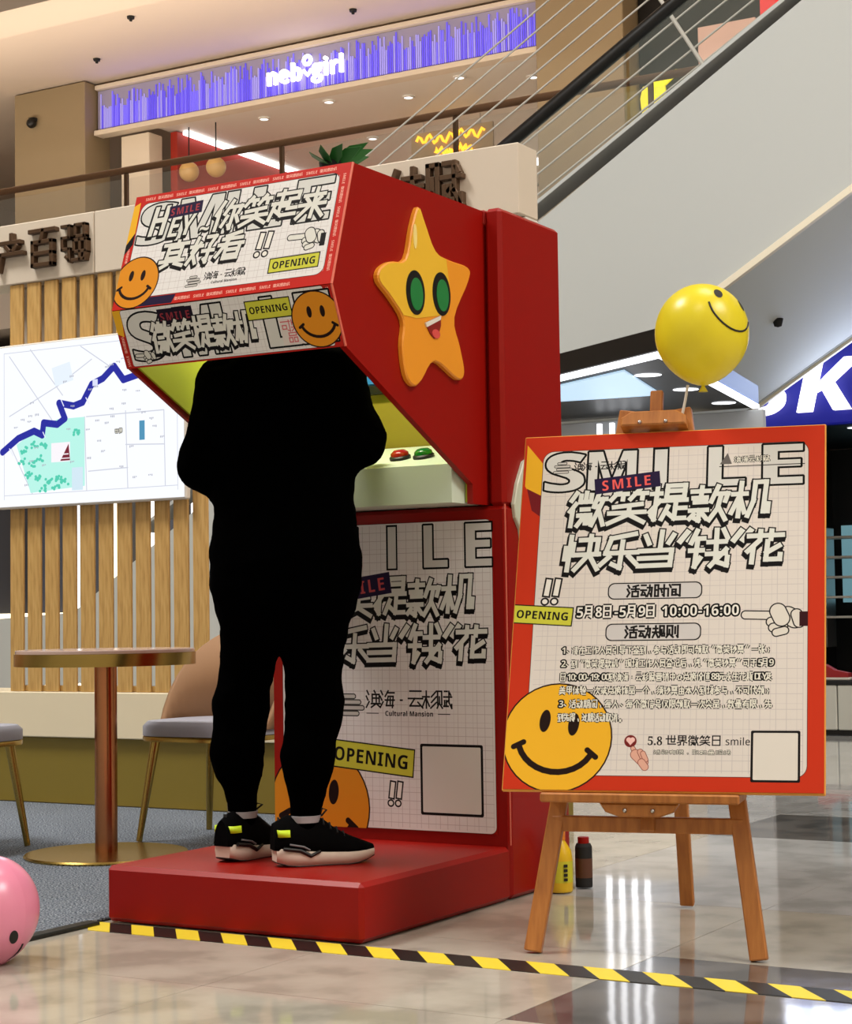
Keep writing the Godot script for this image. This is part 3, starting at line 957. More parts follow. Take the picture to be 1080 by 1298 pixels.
func make_person() -> void:
	var g := 0.161
	var root := thing("person", "person in black jacket and trousers with head inside the red booth's hood", "person", V(0.40, g, 0.27))
	var o := root.position
	var L := func(a: float, h: float, d: float) -> Vector3: return V(a, h, d) - o
	var hipL: Vector3 = L.call(0.335, 0.92, 0.285)
	var hipR: Vector3 = L.call(0.505, 0.92, 0.315)
	var kneeL: Vector3 = L.call(0.270, 0.60, 0.285)
	var kneeR: Vector3 = L.call(0.520, 0.60, 0.300)
	var ankL: Vector3 = L.call(0.282, 0.27, 0.272)
	var ankR: Vector3 = L.call(0.516, 0.27, 0.246)
	var shL: Vector3 = L.call(0.226, 1.545, 0.295)
	var shR: Vector3 = L.call(0.588, 1.555, 0.310)
	var elL: Vector3 = L.call(0.196, 1.315, 0.225)
	var elR: Vector3 = L.call(0.650, 1.365, 0.340)
	var wrL: Vector3 = L.call(0.285, 1.345, 0.500)
	var wrR: Vector3 = L.call(0.505, 1.375, 0.560)
	var bones := [
		[L.call(0.345, 1.02, 0.29), L.call(0.325, 1.40, 0.285), 0.128, 0.128, "cloth"], [L.call(0.50, 1.02, 0.315), L.call(0.505, 1.40, 0.305), 0.130, 0.130, "cloth"],
		[L.call(0.36, 1.035, 0.29), L.call(0.49, 1.035, 0.31), 0.142, 0.142, "cloth"], [L.call(0.42, 1.05, 0.30), L.call(0.42, 1.42, 0.29), 0.13, 0.135, "cloth"],
		[shL, shR, 0.082, 0.082, "cloth"], [L.call(0.30, 1.46, 0.275), L.call(0.52, 1.46, 0.29), 0.118, 0.118, "cloth"], [L.call(0.33, 1.56, 0.30), L.call(0.50, 1.56, 0.305), 0.09, 0.09, "cloth"],
		[shL, elL, 0.078, 0.070, "cloth"], [elL, wrL, 0.068, 0.045, "cloth"], [shR, elR, 0.078, 0.068, "cloth"], [elR, wrR, 0.066, 0.045, "cloth"],
		[L.call(0.345, 0.93, 0.285), L.call(0.49, 0.93, 0.31), 0.125, 0.128, "cloth"], [L.call(0.42, 0.93, 0.27), L.call(0.42, 1.0, 0.27), 0.12, 0.12, "cloth"],
		[hipL, kneeL, 0.098, 0.068, "cloth"], [hipR, kneeR, 0.106, 0.070, "cloth"], [kneeL, ankL, 0.066, 0.037, "cloth"], [kneeR, ankR, 0.068, 0.039, "cloth"],
		[L.call(0.262, 0.47, 0.262), L.call(0.268, 0.44, 0.262), 0.063, 0.060, "cloth"], [L.call(0.515, 0.47, 0.262), L.call(0.515, 0.44, 0.26), 0.064, 0.060, "cloth"],
		[L.call(0.41, 1.50, 0.29), L.call(0.40, 1.625, 0.325), 0.075, 0.054, "skin"],
	]
	var black := Color(0.0025, 0.0025, 0.0028)
	var tint := {"cloth": black, "skin": Color(0.50, 0.32, 0.24), "hair": Color(0.012, 0.010, 0.009), "lip": Color(0.42, 0.16, 0.14), "white": Color(0.7, 0.7, 0.7)}
	var st := SurfaceTool.new()
	st.begin(Mesh.PRIMITIVE_TRIANGLES)
	net(bones, 0.012, 42.0, 0.008, st, tint)
	# head: skull, jaw, nose, ears, brow, lips; the face looks into the booth
	var hc: Vector3 = L.call(0.395, 1.735, 0.345)
	var fw := Vector3(0, -0.16, -1).normalized()
	var up := Vector3(0, 1, -0.16).normalized()
	var rt := Vector3.RIGHT
	var hd := [[hc + up * 0.035 - fw * 0.02, hc + up * 0.03 + fw * 0.012, 0.082, 0.080, "skin"], [hc - up * 0.01 + fw * 0.02, hc - up * 0.075 + fw * 0.045, 0.062, 0.042, "skin"], [hc - up * 0.12 - fw * 0.03, hc, 0.052, 0.06, "skin"],
		[hc + up * 0.01 + fw * 0.092, hc - up * 0.028 + fw * 0.106, 0.008, 0.012, "skin"], [hc - up * 0.058 + fw * 0.086 - rt * 0.016, hc - up * 0.058 + fw * 0.086 + rt * 0.016, 0.008, 0.008, "lip"],
		[hc + up * 0.028 + fw * 0.086 - rt * 0.04, hc + up * 0.028 + fw * 0.088 + rt * 0.04, 0.010, 0.010, "skin"]]
	for s in [-1.0, 1.0]:
		hd.append([hc + up * 0.012 + rt * s * 0.080, hc - up * 0.03 + rt * s * 0.078, 0.014, 0.010, "skin"])
		hd.append([hc + fw * 0.079 + up * 0.004 + rt * s * 0.032, hc + fw * 0.0795 + up * 0.004 + rt * s * 0.032, 0.011, 0.011, "white"])
	net(hd, 0.005, 120.0, 0.0, st, tint)
	net(hand_bones(wrL, Vector3(0.12, 0.10, -1).normalized(), Vector3(0, 1, 0.1).normalized(), 1.0), 0.0035, 300.0, 0.0, st, tint)
	net(hand_bones(wrR, Vector3(-0.2, 0.10, -1).normalized(), Vector3(0, 1, 0.1).normalized(), -1.0), 0.0035, 300.0, 0.0, st, tint)
	st.generate_normals()
	var skin := mat(Color.WHITE, 0.92)
	skin.vertex_color_use_as_albedo = true
	skin.metallic_specular = 0.08
	obj("body", st.commit(), skin, root)
	var ht := SurfaceTool.new()
	ht.begin(Mesh.PRIMITIVE_TRIANGLES)
	var hb := [[hc + up * 0.055 - fw * 0.035, hc + up * 0.06 + fw * 0.03, 0.083, 0.072, "hair"], [hc - up * 0.03 - fw * 0.045, hc + up * 0.03 - fw * 0.04, 0.062, 0.078, "hair"], [hc + up * 0.095 + fw * 0.05 - rt * 0.03, hc + up * 0.09 + fw * 0.055 + rt * 0.03, 0.03, 0.03, "hair"]]
	net(hb, 0.007, 90.0, 0.006, ht, tint)
	ht.generate_normals()
	say(obj("hair", ht.commit(), mat(Color(0.03, 0.025, 0.025), 0.7), root), "short black hair")
	for s in [[V(0.464, 0, 0.180), deg_to_rad(41.0)], [V(0.276, 0, 0.188), deg_to_rad(5.0)]]:
		shoe(root, Vector3(s[0].x, g, s[0].z) - o, s[1])

# A running shoe: heel at the origin, toe along -z.
func shoe(parent: Node3D, at: Vector3, turn: float) -> void:
	var n := Node3D.new()
	n.name = "shoe"
	parent.add_child(n, true)
	n.position = at
	n.rotation.y = -turn
	say(n, "black running shoe with thick pale sole and neon heel tab")
	var len := 0.285
	var half := [0.028, 0.041, 0.045, 0.045, 0.043, 0.043, 0.047, 0.050, 0.047, 0.036, 0.016]
	var sole_top := [0.050, 0.047, 0.044, 0.040, 0.037, 0.035, 0.034, 0.033, 0.033, 0.034, 0.036]
	var sole_low := [0.012, 0.003, 0.0, 0.0, 0.0, 0.0, 0.0, 0.0, 0.002, 0.008, 0.018]
	var top := [0.118, 0.138, 0.140, 0.141, 0.138, 0.120, 0.098, 0.082, 0.069, 0.058, 0.046]
	var st := SurfaceTool.new()
	st.begin(Mesh.PRIMITIVE_TRIANGLES)
	var rings := []
	var ups := []
	var outs := []
	for i in 11:
		var z := -len * (i / 10.0)
		if i == 0:
			z = 0.004
		var ring := []
		var hw: float = half[i]
		var mid: float = (sole_top[i] + sole_low[i]) / 2.0
		for p in [[-0.92, sole_low[i]], [-1.06, mid], [-1.0, sole_top[i]], [1.0, sole_top[i]], [1.06, mid], [0.92, sole_low[i]]]:
			ring.append(Vector3(p[0] * hw, p[1], z))
		rings.append(ring)
		var u := []
		for k in 13:
			var a := PI * k / 12.0
			var hgt: float = top[i] - sole_top[i] + 0.006
			u.append(Vector3(cos(a) * (hw * 0.97 - 0.25 * hw * pow(sin(a), 3.0)), sole_top[i] - 0.006 + pow(sin(a), 0.8) * hgt, z + (0.006 if i == 0 else 0.0)))
		ups.append(u)
		var low := []
		for p in [[-0.9, sole_low[i]], [-0.9, sole_low[i] - 0.004], [0.9, sole_low[i] - 0.004], [0.9, sole_low[i]]]:
			low.append(Vector3(p[0] * hw, maxf(p[1], 0.0), z))
		outs.append(low)
	var skins := [loft(rings), loft(ups)]
	say(obj("sole", skins[0], M.sole, n, Vector3(0, 0.003, 0)), "thick cream foam sole")
	obj("upper", skins[1], M.shoe, n, Vector3(0, 0.003, 0))
	var bottom := []
	for i in 11:
		bottom.append([rings[i][0] + Vector3(0, 0.003, 0), rings[i][0], rings[i][5], rings[i][5] + Vector3(0, 0.003, 0)])
	obj("outsole", loft(bottom), M.black, n)
	# neon tab wrapped round the heel, light wedge line, sock and laces
	var tabs := []
	for k in 9:
		var a := PI * (0.0 + k / 8.0)
		var v := Vector3(cos(a) * 0.040, 0, 0.012 * sin(a) - 0.02 + (0.010 if k > 0 and k < 8 else -0.012))
		tabs.append([v + Vector3(0, 0.084, 0), v * 1.05 + Vector3(0, 0.084, 0.001), v * 1.02 + Vector3(0, 0.104, 0.001), v * 0.97 + Vector3(0, 0.104, 0)])
	say(obj("heel_tab", loft(tabs), M.neon, n), "neon yellow heel tab")
	for s in [-1.0, 1.0]:
		obj("wedge", tube([Vector3(s * 0.043, 0.053, -0.012), Vector3(s * 0.0475, 0.046, -0.06), Vector3(s * 0.0475, 0.030, -0.09), Vector3(s * 0.0465, 0.042, -0.118)], [0.006, 0.006, 0.006, 0.004], 8), M.black, n)
		obj("stripe", tube([Vector3(s * 0.0435, 0.064, -0.03), Vector3(s * 0.0455, 0.056, -0.07), Vector3(s * 0.0465, 0.046, -0.088)], [0.003], 6), M.grey, n)
	say(obj("sock", tube([Vector3(0, 0.120, -0.086), Vector3(0, 0.139, -0.086)], [0.040, 0.044], 20), M.sock, n), "pale grey sock edge")
	for k in 4:
		obj("lace", tube([Vector3(-0.024, 0.112 - k * 0.012, -0.134 - k * 0.02), Vector3(0, 0.127 - k * 0.013, -0.137 - k * 0.02), Vector3(0.024, 0.112 - k * 0.012, -0.134 - k * 0.02)], [0.0032], 6), M.dark_grey, n)
	obj("lace_bow", tube([Vector3(0.002, 0.134, -0.128), Vector3(0.014, 0.158, -0.132), Vector3(0.026, 0.154, -0.142), Vector3(0.006, 0.136, -0.132)], [0.003], 6), M.dark_grey, n)
	obj("pull_tab", box(Vector3(0.012, 0.018, 0.004), 0.001), M.dark_grey, n, Vector3(0, 0.128, -0.008))

func loft(rings: Array) -> ArrayMesh:
	var st := SurfaceTool.new()
	st.begin(Mesh.PRIMITIVE_TRIANGLES)
	st.set_smooth_group(0)
	var n: int = rings[0].size()
	for i in rings.size() - 1:
		for k in n:
			quad(st, [rings[i][k], rings[i][(k + 1) % n], rings[i + 1][(k + 1) % n], rings[i + 1][k]])
	st.set_smooth_group(-1)
	for e in [0, rings.size() - 1]:
		for k in range(1, n - 1):
			for v in ([rings[e][0], rings[e][k], rings[e][k + 1]] if e == 0 else [rings[e][0], rings[e][k + 1], rings[e][k]]):
				st.add_vertex(v)
	st.generate_normals()
	return st.commit()

# ------------------------------------------------------------------ the scene
func area_light(parent: Node, at: Vector3, size: Vector2, c: Color, e: float, turn := Vector3(-PI / 2, 0, 0)) -> void:
	var l := AreaLight3D.new()
	l.name = "area_lamp"
	l.area_size = size
	l.light_color = c
	l.light_energy = e
	l.shadow_enabled = true
	l.area_range = 40.0
	l.position = at
	l.rotation = turn
	parent.add_child(l, true)

func ceiling_panel(at: Vector3, size: Vector2, e: float, label: String) -> void:
	var t := thing("ceiling_light", label, "ceiling light", at, 0, "ceiling lights")
	part(t, "frame", Vector3(0, -0.02, 0), Vector3(size.x + 0.12, 0.06, size.y + 0.12), M.white, 0.01)
	part(t, "diffuser", Vector3(0, -0.056, 0), Vector3(size.x, 0.02, size.y), M.panel_glow, 0.004)
	area_light(t, Vector3(0, -0.08, 0), size, Color(1.0, 0.985, 0.965), e)

func _ready() -> void:
	# camera
	var cam := Camera3D.new()
	cam.name = "camera"
	add_child(cam)
	var fwd := Vector3(-0.50519, 0, -0.86301)
	var right := Vector3(0.86301, 0, -0.50519)
	var pitch := 0.0585
	var roll := 0.0149
	var up := Vector3.UP * cos(pitch) - fwd * sin(pitch)
	var look := fwd * cos(pitch) + Vector3.UP * sin(pitch)
	cam.transform = Transform3D(Basis(right * cos(roll) - up * sin(roll), right * sin(roll) + up * cos(roll), -look), Vector3(3.447, 0.85, 4.052))
	cam.fov = rad_to_deg(2.0 * atan(649.0 / 2306.4))
	cam.near = 0.05
	cam.far = 100.0
	cam.current = true
	# air and exposure
	var we := WorldEnvironment.new()
	we.name = "world_environment"
	var env := Environment.new()
	env.background_mode = Environment.BG_COLOR
	env.background_color = Color(0.03, 0.03, 0.035)
	env.tonemap_mode = Environment.TONE_MAPPER_LINEAR
	env.tonemap_exposure = 1.0
	env.sdfgi_enabled = true
	env.ssao_enabled = true
	env.ssil_enabled = true
	we.environment = env
	add_child(we)
	make_materials()
	# large lights in the hall's ceiling; the brightest are to the right of the booth
	ceiling_panel(V(11.0, 11.75, -0.6), Vector2(5.0, 5.0), 122.0, "large square ceiling light above the far right of the hall")
	ceiling_panel(V(3.5, 11.75, -7.0), Vector2(3.0, 3.0), 19.0, "square ceiling light above the entrance side of the hall")
	ceiling_panel(V(-5.2, 11.75, -2.0), Vector2(3.0, 3.0), 120.0, "square ceiling light above the left seating carpet")
	ceiling_panel(V(2.0, 11.75, 3.2), Vector2(3.0, 3.0), 22.0, "square ceiling light above the kiosk and escalator")
	build_hall()
	build_upper_floor()
	build_escalator()
	build_ground_shops()
	build_stand()
	build_carpet_and_seats()
	build_booth()
	make_person()
	build_easel()
	build_small_things()

func make_materials() -> void:
	M.red = mat(Color(0.575, 0.06, 0.03), 0.38)
	M.red.metallic_specular = 0.35
	M.red_edge = mat(Color(0.86, 0.42, 0.34), 0.4)
	M.white = mat(Color(0.88, 0.86, 0.82), 0.5)
	M.cream = mat(Color(0.86, 0.81, 0.735), 0.6)
	M.beige = mat(Color(0.58, 0.51, 0.395), 0.6)
	M.black = mat(Color(0.03, 0.03, 0.032), 0.45)
	M.dark_grey = mat(Color(0.09, 0.09, 0.09), 0.8)
	M.grey = mat(Color(0.45, 0.45, 0.46), 0.6)
	M.shoe = mat(Color(0.02, 0.02, 0.022), 0.85)
	M.shoe.metallic_specular = 0.15
	M.sole = mat(Color(0.84, 0.78, 0.72), 0.7)
	M.sock = mat(Color(0.66, 0.66, 0.68), 0.9)
	M.neon = mat(Color(0.80, 0.92, 0.12), 0.5)
	M.panel_glow = glow(Color(1.0, 0.97, 0.93), 3.0)
	M.white_glow = glow(Color(0.97, 0.98, 1.0), 2.0)
	M.fin_glow = glow(Color(0.97, 0.98, 1.0), 2.2)
	M.warm_glow = glow(Color(1.0, 0.93, 0.80), 2.0)
	var grain := ramp([[0.0, Color(0.72, 0.58, 0.36)], [0.45, Color(0.82, 0.68, 0.44)], [1.0, Color(0.88, 0.76, 0.53)]])
	M.slat = triplanar(mat(Color(0.97, 0.93, 0.84), 0.55), Vector3(9, 0.9, 9))
	M.slat.albedo_texture = noise_tex(0.02, grain, 256, FastNoiseLite.TYPE_SIMPLEX_SMOOTH, 4)
	var oak := ramp([[0.0, Color(0.62, 0.37, 0.16)], [0.5, Color(0.70, 0.44, 0.19)], [1.0, Color(0.76, 0.50, 0.24)]])
	M.easel = triplanar(mat(Color.WHITE, 0.45), Vector3(8, 1.2, 8), false)
	M.easel.albedo_texture = noise_tex(0.02, oak, 256, FastNoiseLite.TYPE_SIMPLEX_SMOOTH, 9)
	M.brass = mat(Color(0.66, 0.56, 0.30), 0.25, 1.0)
	M.copper = mat(Color(0.72, 0.48, 0.32), 0.22, 1.0)
	M.steel = mat(Color(0.75, 0.75, 0.76), 0.3, 1.0)
	M.olive = mat(Color(0.52, 0.45, 0.16), 0.45)
	M.bronze = mat(Color(0.36, 0.27, 0.19), 0.4, 0.4)
	M.lime = mat(Color(0.66, 0.70, 0.16), 0.5)
	M.ochre = mat(Color(0.55, 0.50, 0.13), 0.5)
	M.mint = mat(Color(0.84, 0.90, 0.82), 0.4)
	M.blue = mat(Color(0.16, 0.50, 0.80), 0.35)
	M.glass = mat(Color(0.80, 0.88, 0.86, 0.05), 0.02)
	M.glass.transparency = BaseMaterial3D.TRANSPARENCY_ALPHA
	# polished stone: veined clouds, very smooth, faintly wavy
	for s in [["tile_beige", Color(0.62, 0.60, 0.55), Color(0.72, 0.70, 0.645), 0.07], ["tile_grey", Color(0.64, 0.64, 0.63), Color(0.73, 0.73, 0.72), 0.05], ["tile_dark", Color(0.30, 0.285, 0.27), Color(0.42, 0.40, 0.38), 0.06]]:
		var m := triplanar(mat(Color.WHITE, s[3]), Vector3(0.5, 0.5, 0.5))
		m.albedo_texture = noise_tex(0.012, ramp([[0.25, s[1]], [0.5, s[1].lerp(s[2], 0.7)], [0.75, s[2]]]), 512, FastNoiseLite.TYPE_SIMPLEX_SMOOTH, 11, 5)
		m.normal_enabled = true
		m.normal_texture = relief(0.012, 512, 1.2)
		m.normal_scale = 0.045
		M[s[0]] = m
	M.grout = mat(Color(0.40, 0.37, 0.34), 0.7)
	M.carpet = triplanar(mat(Color.WHITE, 0.95), Vector3(1.2, 1.2, 1.2))
	M.carpet.albedo_texture = noise_tex(0.16, ramp([[0.25, Color(0.22, 0.26, 0.31)], [0.5, Color(0.42, 0.46, 0.51)], [0.75, Color(0.66, 0.69, 0.72)]]), 512, FastNoiseLite.TYPE_SIMPLEX, 2, 3)
	M.carpet.normal_enabled = true
	M.carpet.normal_texture = relief(0.2, 512, 6.0, 8)
	M.plaster = mat(Color(0.80, 0.74, 0.68), 0.85)
	M.cladding = mat(Color(0.77, 0.79, 0.785), 0.55)
	M.seat = mat(Color(0.62, 0.62, 0.66), 0.7)
	M.tan = mat(Color(0.62, 0.47, 0.33), 0.7)
	M.shade_wall = mat(Color(0.80, 0.78, 0.75), 0.8)
	M.trim_pale = mat(Color(0.96, 0.93, 0.84), 0.4)
	M.reflection_rod = mat(Color(0.88, 0.87, 0.84), 0.5)  # pale tone for the reflection streaks modelled in the escalator glass
	M.soffit = mat(Color(0.85, 0.87, 0.855), 0.6)
	M.plinth_white = mat(Color(0.80, 0.80, 0.76), 0.35)
	M.fascia_blue = mat(Color(0.25, 0.42, 0.72), 0.4)
	M.kiosk_wall = mat(Color(0.72, 0.74, 0.76), 0.5)
	M.front_grey = mat(Color(0.20, 0.20, 0.22), 0.5)
	M.plum = mat(Color(0.12, 0.05, 0.05), 0.5)
	M.tape_yellow = mat(Color(0.90, 0.80, 0.20), 0.45)
	M.tape_black = mat(Color(0.06, 0.07, 0.06), 0.4)
	M.band_base = mat(Color(0.62, 0.60, 0.72), 0.6)
	M.led = [glow(Color(0.45, 0.40, 0.92), 0.75), glow(Color(0.38, 0.32, 0.88), 0.65), glow(Color(0.60, 0.57, 0.86), 0.65)]
	M.sign_white = glow(Color(1.0, 0.99, 0.97), 1.6)
	M.sign_blue = glow(Color(0.07, 0.08, 0.50), 0.6)
	M.neon_glow = glow(Color(1.0, 0.75, 0.18), 1.5)
	M.warm_dim = glow(Color(0.90, 0.88, 0.82), 0.7)
	M.sky_glow = glow(Color(0.75, 0.87, 0.97), 0.75)
	M.shelf_glow = glow(Color(0.45, 0.62, 0.66), 0.7)
	M.shop_dark = mat(Color(0.04, 0.045, 0.05), 0.4)
	M.stand_white = mat(Color(0.93, 0.88, 0.755), 0.5)
	M.leaf = mat(Color(0.10, 0.36, 0.12), 0.5)
	M.board_edge = mat(Color(0.90, 0.62, 0.24), 0.5)
	M.balloon_yellow = mat(Color(0.94, 0.89, 0.20), 0.3)
	M.balloon_yellow.backlight_enabled = true
	M.balloon_yellow.backlight = Color(0.75, 0.70, 0.10)
	M.balloon_pink = mat(Color(0.90, 0.55, 0.66), 0.25)
	var map_print := print_map()
	M.screen = printed(map_print, 0.3)
	M.screen.emission_enabled = true
	M.screen.emission = Color.WHITE
	M.screen.emission_texture = map_print
	M.screen.emission_operator = BaseMaterial3D.EMISSION_OP_MULTIPLY
	M.screen.emission_energy_multiplier = 1.05
	M.screen.albedo_texture = null
	M.screen.albedo_color = Color(0.05, 0.05, 0.06)

func build_hall() -> void:
	var fl: Node3D = struct(obj("floor", box(Vector3(35, 0.3, 36), 0.0), M.tile_beige, self, V(-2.5, -0.153, 7)))
	for i in range(-3, 4):
		for j in range(-4, 11):
			var a := 1.6 + 0.8 * i
			var d := 0.2 + 0.8 * j
			if a < -0.01 and d < 2.59:
				continue
			var m: Material = M.tile_beige if d < 0.3 or (a < 0.1 and d < 2.0) else M.tile_grey
			if (i == 0 and j == -1) or (i == -1 and j == 3) or (i == 1 and j == 7):
				m = M.tile_dark
			part(fl, "tile", V(a + 0.4, 0.15, d + 0.4) - V(-2.5, 0, 7), Vector3(0.798, 0.006, 0.798), m, 0.0)
	# shell: walls on all sides, roof over the atrium
	struct(obj("wall_left", box(Vector3(0.3, 12, 36), 0.0), M.plaster, self, V(-20.15, 5.8, 7)))
	struct(obj("wall_right", box(Vector3(0.3, 12, 36), 0.0), M.plaster, self, V(15.15, 5.8, 7)))
	struct(obj("wall_front", box(Vector3(35.6, 12, 0.3), 0.0), M.shade_wall, self, V(-2.5, 5.8, -11.15)))
	struct(obj("wall_back", box(Vector3(35.6, 12, 0.3), 0.0), M.plaster, self, V(-2.5, 5.8, 25.15)))
	struct(obj("ceiling", box(Vector3(35.6, 0.3, 36.6), 0.0), M.plaster, self, V(-2.5, 11.95, 7)))

func letters_han(parent: Node3D, s: String, xs: Array, y: float, k: float, z: float, m: Material) -> void:
	for i in s.length():
		var st := SurfaceTool.new()
		var r := k * (0.052 if s[i] == "强" else 0.066)
		for line in strokes_of(s[i], Rect2(0, 0, k * 0.92, k)):
			for p in line.size() - 1:
				var a := Vector3(line[p].x, -line[p].y, 0)
				var b := Vector3(line[p + 1].x, -line[p + 1].y, 0)
				var d := (b - a).normalized()
				st.append_from(box(Vector3((b - a).length() + r * 2, r * 2, 0.035), 0.003), 0, Transform3D(Basis(d, Vector3(-d.y, d.x, 0), Vector3.BACK), (a + b) / 2.0))
		obj("letter", st.commit(), m, parent, Vector3(xs[i], y, z))

func build_upper_floor() -> void:
	# slab, ceiling behind a bulkhead, back wall
	struct(obj("trim_1", box(Vector3(30, 0.46, 12.6), 0.0), M.plaster, self, V(-5, 4.645, 18.5)))
	struct(obj("ceiling", box(Vector3(30, 0.3, 11.9), 0.0), M.plaster, self, V(-5, 8.65, 19.0)))
	struct(obj("trim_2", box(Vector3(30, 0.30, 0.75), 0.0), M.plaster, self, V(-5, 8.48, 12.6)))
	struct(obj("trim_3", box(Vector3(30, 3.1, 0.2), 0.0), M.plaster, self, V(-5, 10.2, 12.35)))
	# shop with the lit violet band
	var t := thing("shop_fascia", "long violet lit band with white glowing lettering above the upstairs shop", "shop sign", V(-9.83, 7.80, 15.56))
	part(t, "panel", Vector3(0, 0.29, -0.08), Vector3(7.0, 0.58, 0.14), M.band_base, 0.005)
	part(t, "bottom_trim", Vector3(0, -0.04, -0.02), Vector3(7.0, 0.07, 0.2), M.cream, 0.005)
	part(t, "top_trim", Vector3(0, 0.615, -0.04), Vector3(7.0, 0.06, 0.2), M.cream, 0.005)
	var rng := RandomNumberGenerator.new()
	rng.seed = 12
	for i in 230:
		var bx := -3.43 + i * 0.03
		var hgt := rng.randf_range(0.26, 0.52)
		part(t, "light_bar", Vector3(bx, 0.03 + hgt / 2.0, 0.005), Vector3(0.014, hgt, 0.012), M.led[rng.randi() % 3], 0.0)
	var x := -0.54
	for ch in "neb":
		x += sign_letter(t, ch, Vector3(x, 0.15, 0.03), 0.32, 0.05, M.sign_white)
	obj("letter", torus(0.055, 0.026), M.sign_white, t, Vector3(x + 0.08, 0.40, 0.05), Vector3(PI / 2, 0, 0))
	obj("letter", tube([Vector3(x + 0.02, 0.27, 0.05), Vector3(x + 0.08, 0.20, 0.05), Vector3(x + 0.15, 0.27, 0.05)], [0.026], 8), M.sign_white, t)
	x += 0.15
	for ch in "girl":
		x += sign_letter(t, ch, Vector3(x, 0.15, 0.03), 0.32, 0.05, M.sign_white)
	area_light(t, Vector3(0, 0.3, 0.12), Vector2(6.6, 0.45), Color(0.50, 0.46, 1.0), 0.9, Vector3(0, PI, 0))
	# piers
	tag(obj("pilaster", box(Vector3(1.32, 3.60, 0.55), 0.01), M.beige, self, V(-14.03, 6.68, 15.61)), "wide plain beige wall pier left of the violet shop band", "pillar", "upstairs piers")
	tag(obj("pilaster", box(Vector3(1.15, 3.60, 0.55), 0.01), M.beige, self, V(-5.72, 6.68, 15.67)), "brown beige wall pier right of the violet shop band", "pillar", "upstairs piers")
	tag(obj("pilaster", box(Vector3(0.50, 2.80, 0.3), 0.01), M.cream, self, V(-12.72, 6.29, 15.79)), "narrow cream pier under the violet band's left end", "pillar", "upstairs piers")
	# inside: red side wall, ceiling, light strip, downlights, wall sign
	struct(obj("ceiling", box(Vector3(6.2, 0.1, 6.3), 0.0), M.white, self, V(-9.33, 7.82, 18.9)))
	tag(obj("feature_wall", box(Vector3(0.12, 2.86, 5.6), 0.01), mat(Color(0.66, 0.16, 0.09), 0.6), self, V(-12.32, 6.32, 18.8)), "red side wall inside the upstairs shop", "wall panel")
	tag(obj("light_strip", box(Vector3(0.09, 0.05, 5.4), 0.005), M.white_glow, self, V(-12.19, 7.735, 18.8)), "long white light strip along the red wall's top", "strip light")
	tag(obj("wall_panel", box(Vector3(6.2, 2.86, 0.1), 0.01), mat(Color(0.74, 0.70, 0.64), 0.6), self, V(-9.2, 6.32, 21.8)), "pale back wall behind the upstairs shop's yellow neon sign", "wall panel")
	var ns := thing("neon_sign", "yellow neon script sign hanging in the upstairs shop", "neon sign", V(-9.27, 7.42, 17.6))
	part(ns, "back_board", Vector3(0.55, -0.05, 0), Vector3(1.3, 0.5, 0.03), mat(Color(0.70, 0.62, 0.50), 0.5), 0.004)
	for sx in [0.1, 1.0]:
		part(ns, "hanger", Vector3(sx, 0.27, 0), Vector3(0.012, 0.15, 0.012), M.steel, 0.0)
	for row in 2:
		var pts := []
		for i in 31:
			pts.append(Vector3(i * (0.036 if row == 0 else 0.02) + row * 0.3, 0.08 - row * 0.2 + 0.06 * sin(i * (1.35 + row * 0.3)) + 0.02 * sin(i * 0.4), 0.04))
		obj("neon_tube", tube(pts, [0.02], 6), M.neon_glow, ns)
	for i in 7:
		var p: Array = [[-10.9, 16.2], [-9.7, 16.0], [-8.7, 16.4], [-7.7, 16.0], [-6.9, 16.5], [-10.2, 17.9], [-7.6, 18.6]][i]
		var dl := thing("downlight", ["leftmost", "second", "third", "fourth", "rightmost", "rear left", "rear right"][i] + " round downlight in the upstairs shop's ceiling", "downlight", V(p[0], 7.768, p[1]), 0, "upstairs downlights")
		obj("rim", lathe([[0.085, 0.0], [0.085, -0.02], [0.06, -0.02]], 20, false), M.white, dl)
		obj("bulb", lathe([[0.06, -0.012], [0.0, -0.014]], 20), M.white_glow, dl)
	area_light(thing_light("shop_light", V(-8.9, 7.75, 20.4), "wide ceiling light deep inside the upstairs shop"), Vector3(0, -0.02, 0), Vector2(4.5, 0.3), Color(1, 0.95, 0.88), 10.0)
	for i in 2:
		var pl := thing("pendant_lamp", ["left", "right"][i] + " golden pendant lamp before the red side wall", "pendant lamp", V(-12.05 + i * 0.47, 7.0, 16.0), 0, "golden pendants")
		obj("shade", ball(0.14), mat(Color(0.86, 0.70, 0.44), 0.35), pl, Vector3(0, 0.14, 0))
		obj("cord", tube([Vector3(0, 0.27, 0), Vector3(0, 0.77, 0)], [0.009], 6), M.black, pl)
	# right end: dark shop with a yellow figure, a pale panel and a red panel
	tag(obj("shop_wall", box(Vector3(9.2, 3.6, 0.17), 0.01), mat(Color(0.045, 0.045, 0.05), 0.5), self, V(-0.53, 6.68, 15.90)), "black front wall of the upstairs shop behind the reflection rods", "wall panel")
	var fig := PackedVector2Array([Vector2(0, 0), Vector2(0.18, 0), Vector2(0.22, 0.14), Vector2(0.20, 0.28), Vector2(0.29, 0.38), Vector2(0.28, 0.47), Vector2(0.46, 0.60), Vector2(0.43, 0.64), Vector2(0.25, 0.54), Vector2(0.17, 0.58), Vector2(0.09, 0.51), Vector2(0.0, 0.49), Vector2(-0.035, 0.35)])
	tag(obj("figure_sign", slab(fig, 0.04), glow(Color(0.95, 0.90, 0.12), 0.8), self, V(-5.07, 6.66, 15.81)), "glowing yellow cut-out figure on the black upstairs wall", "sign")
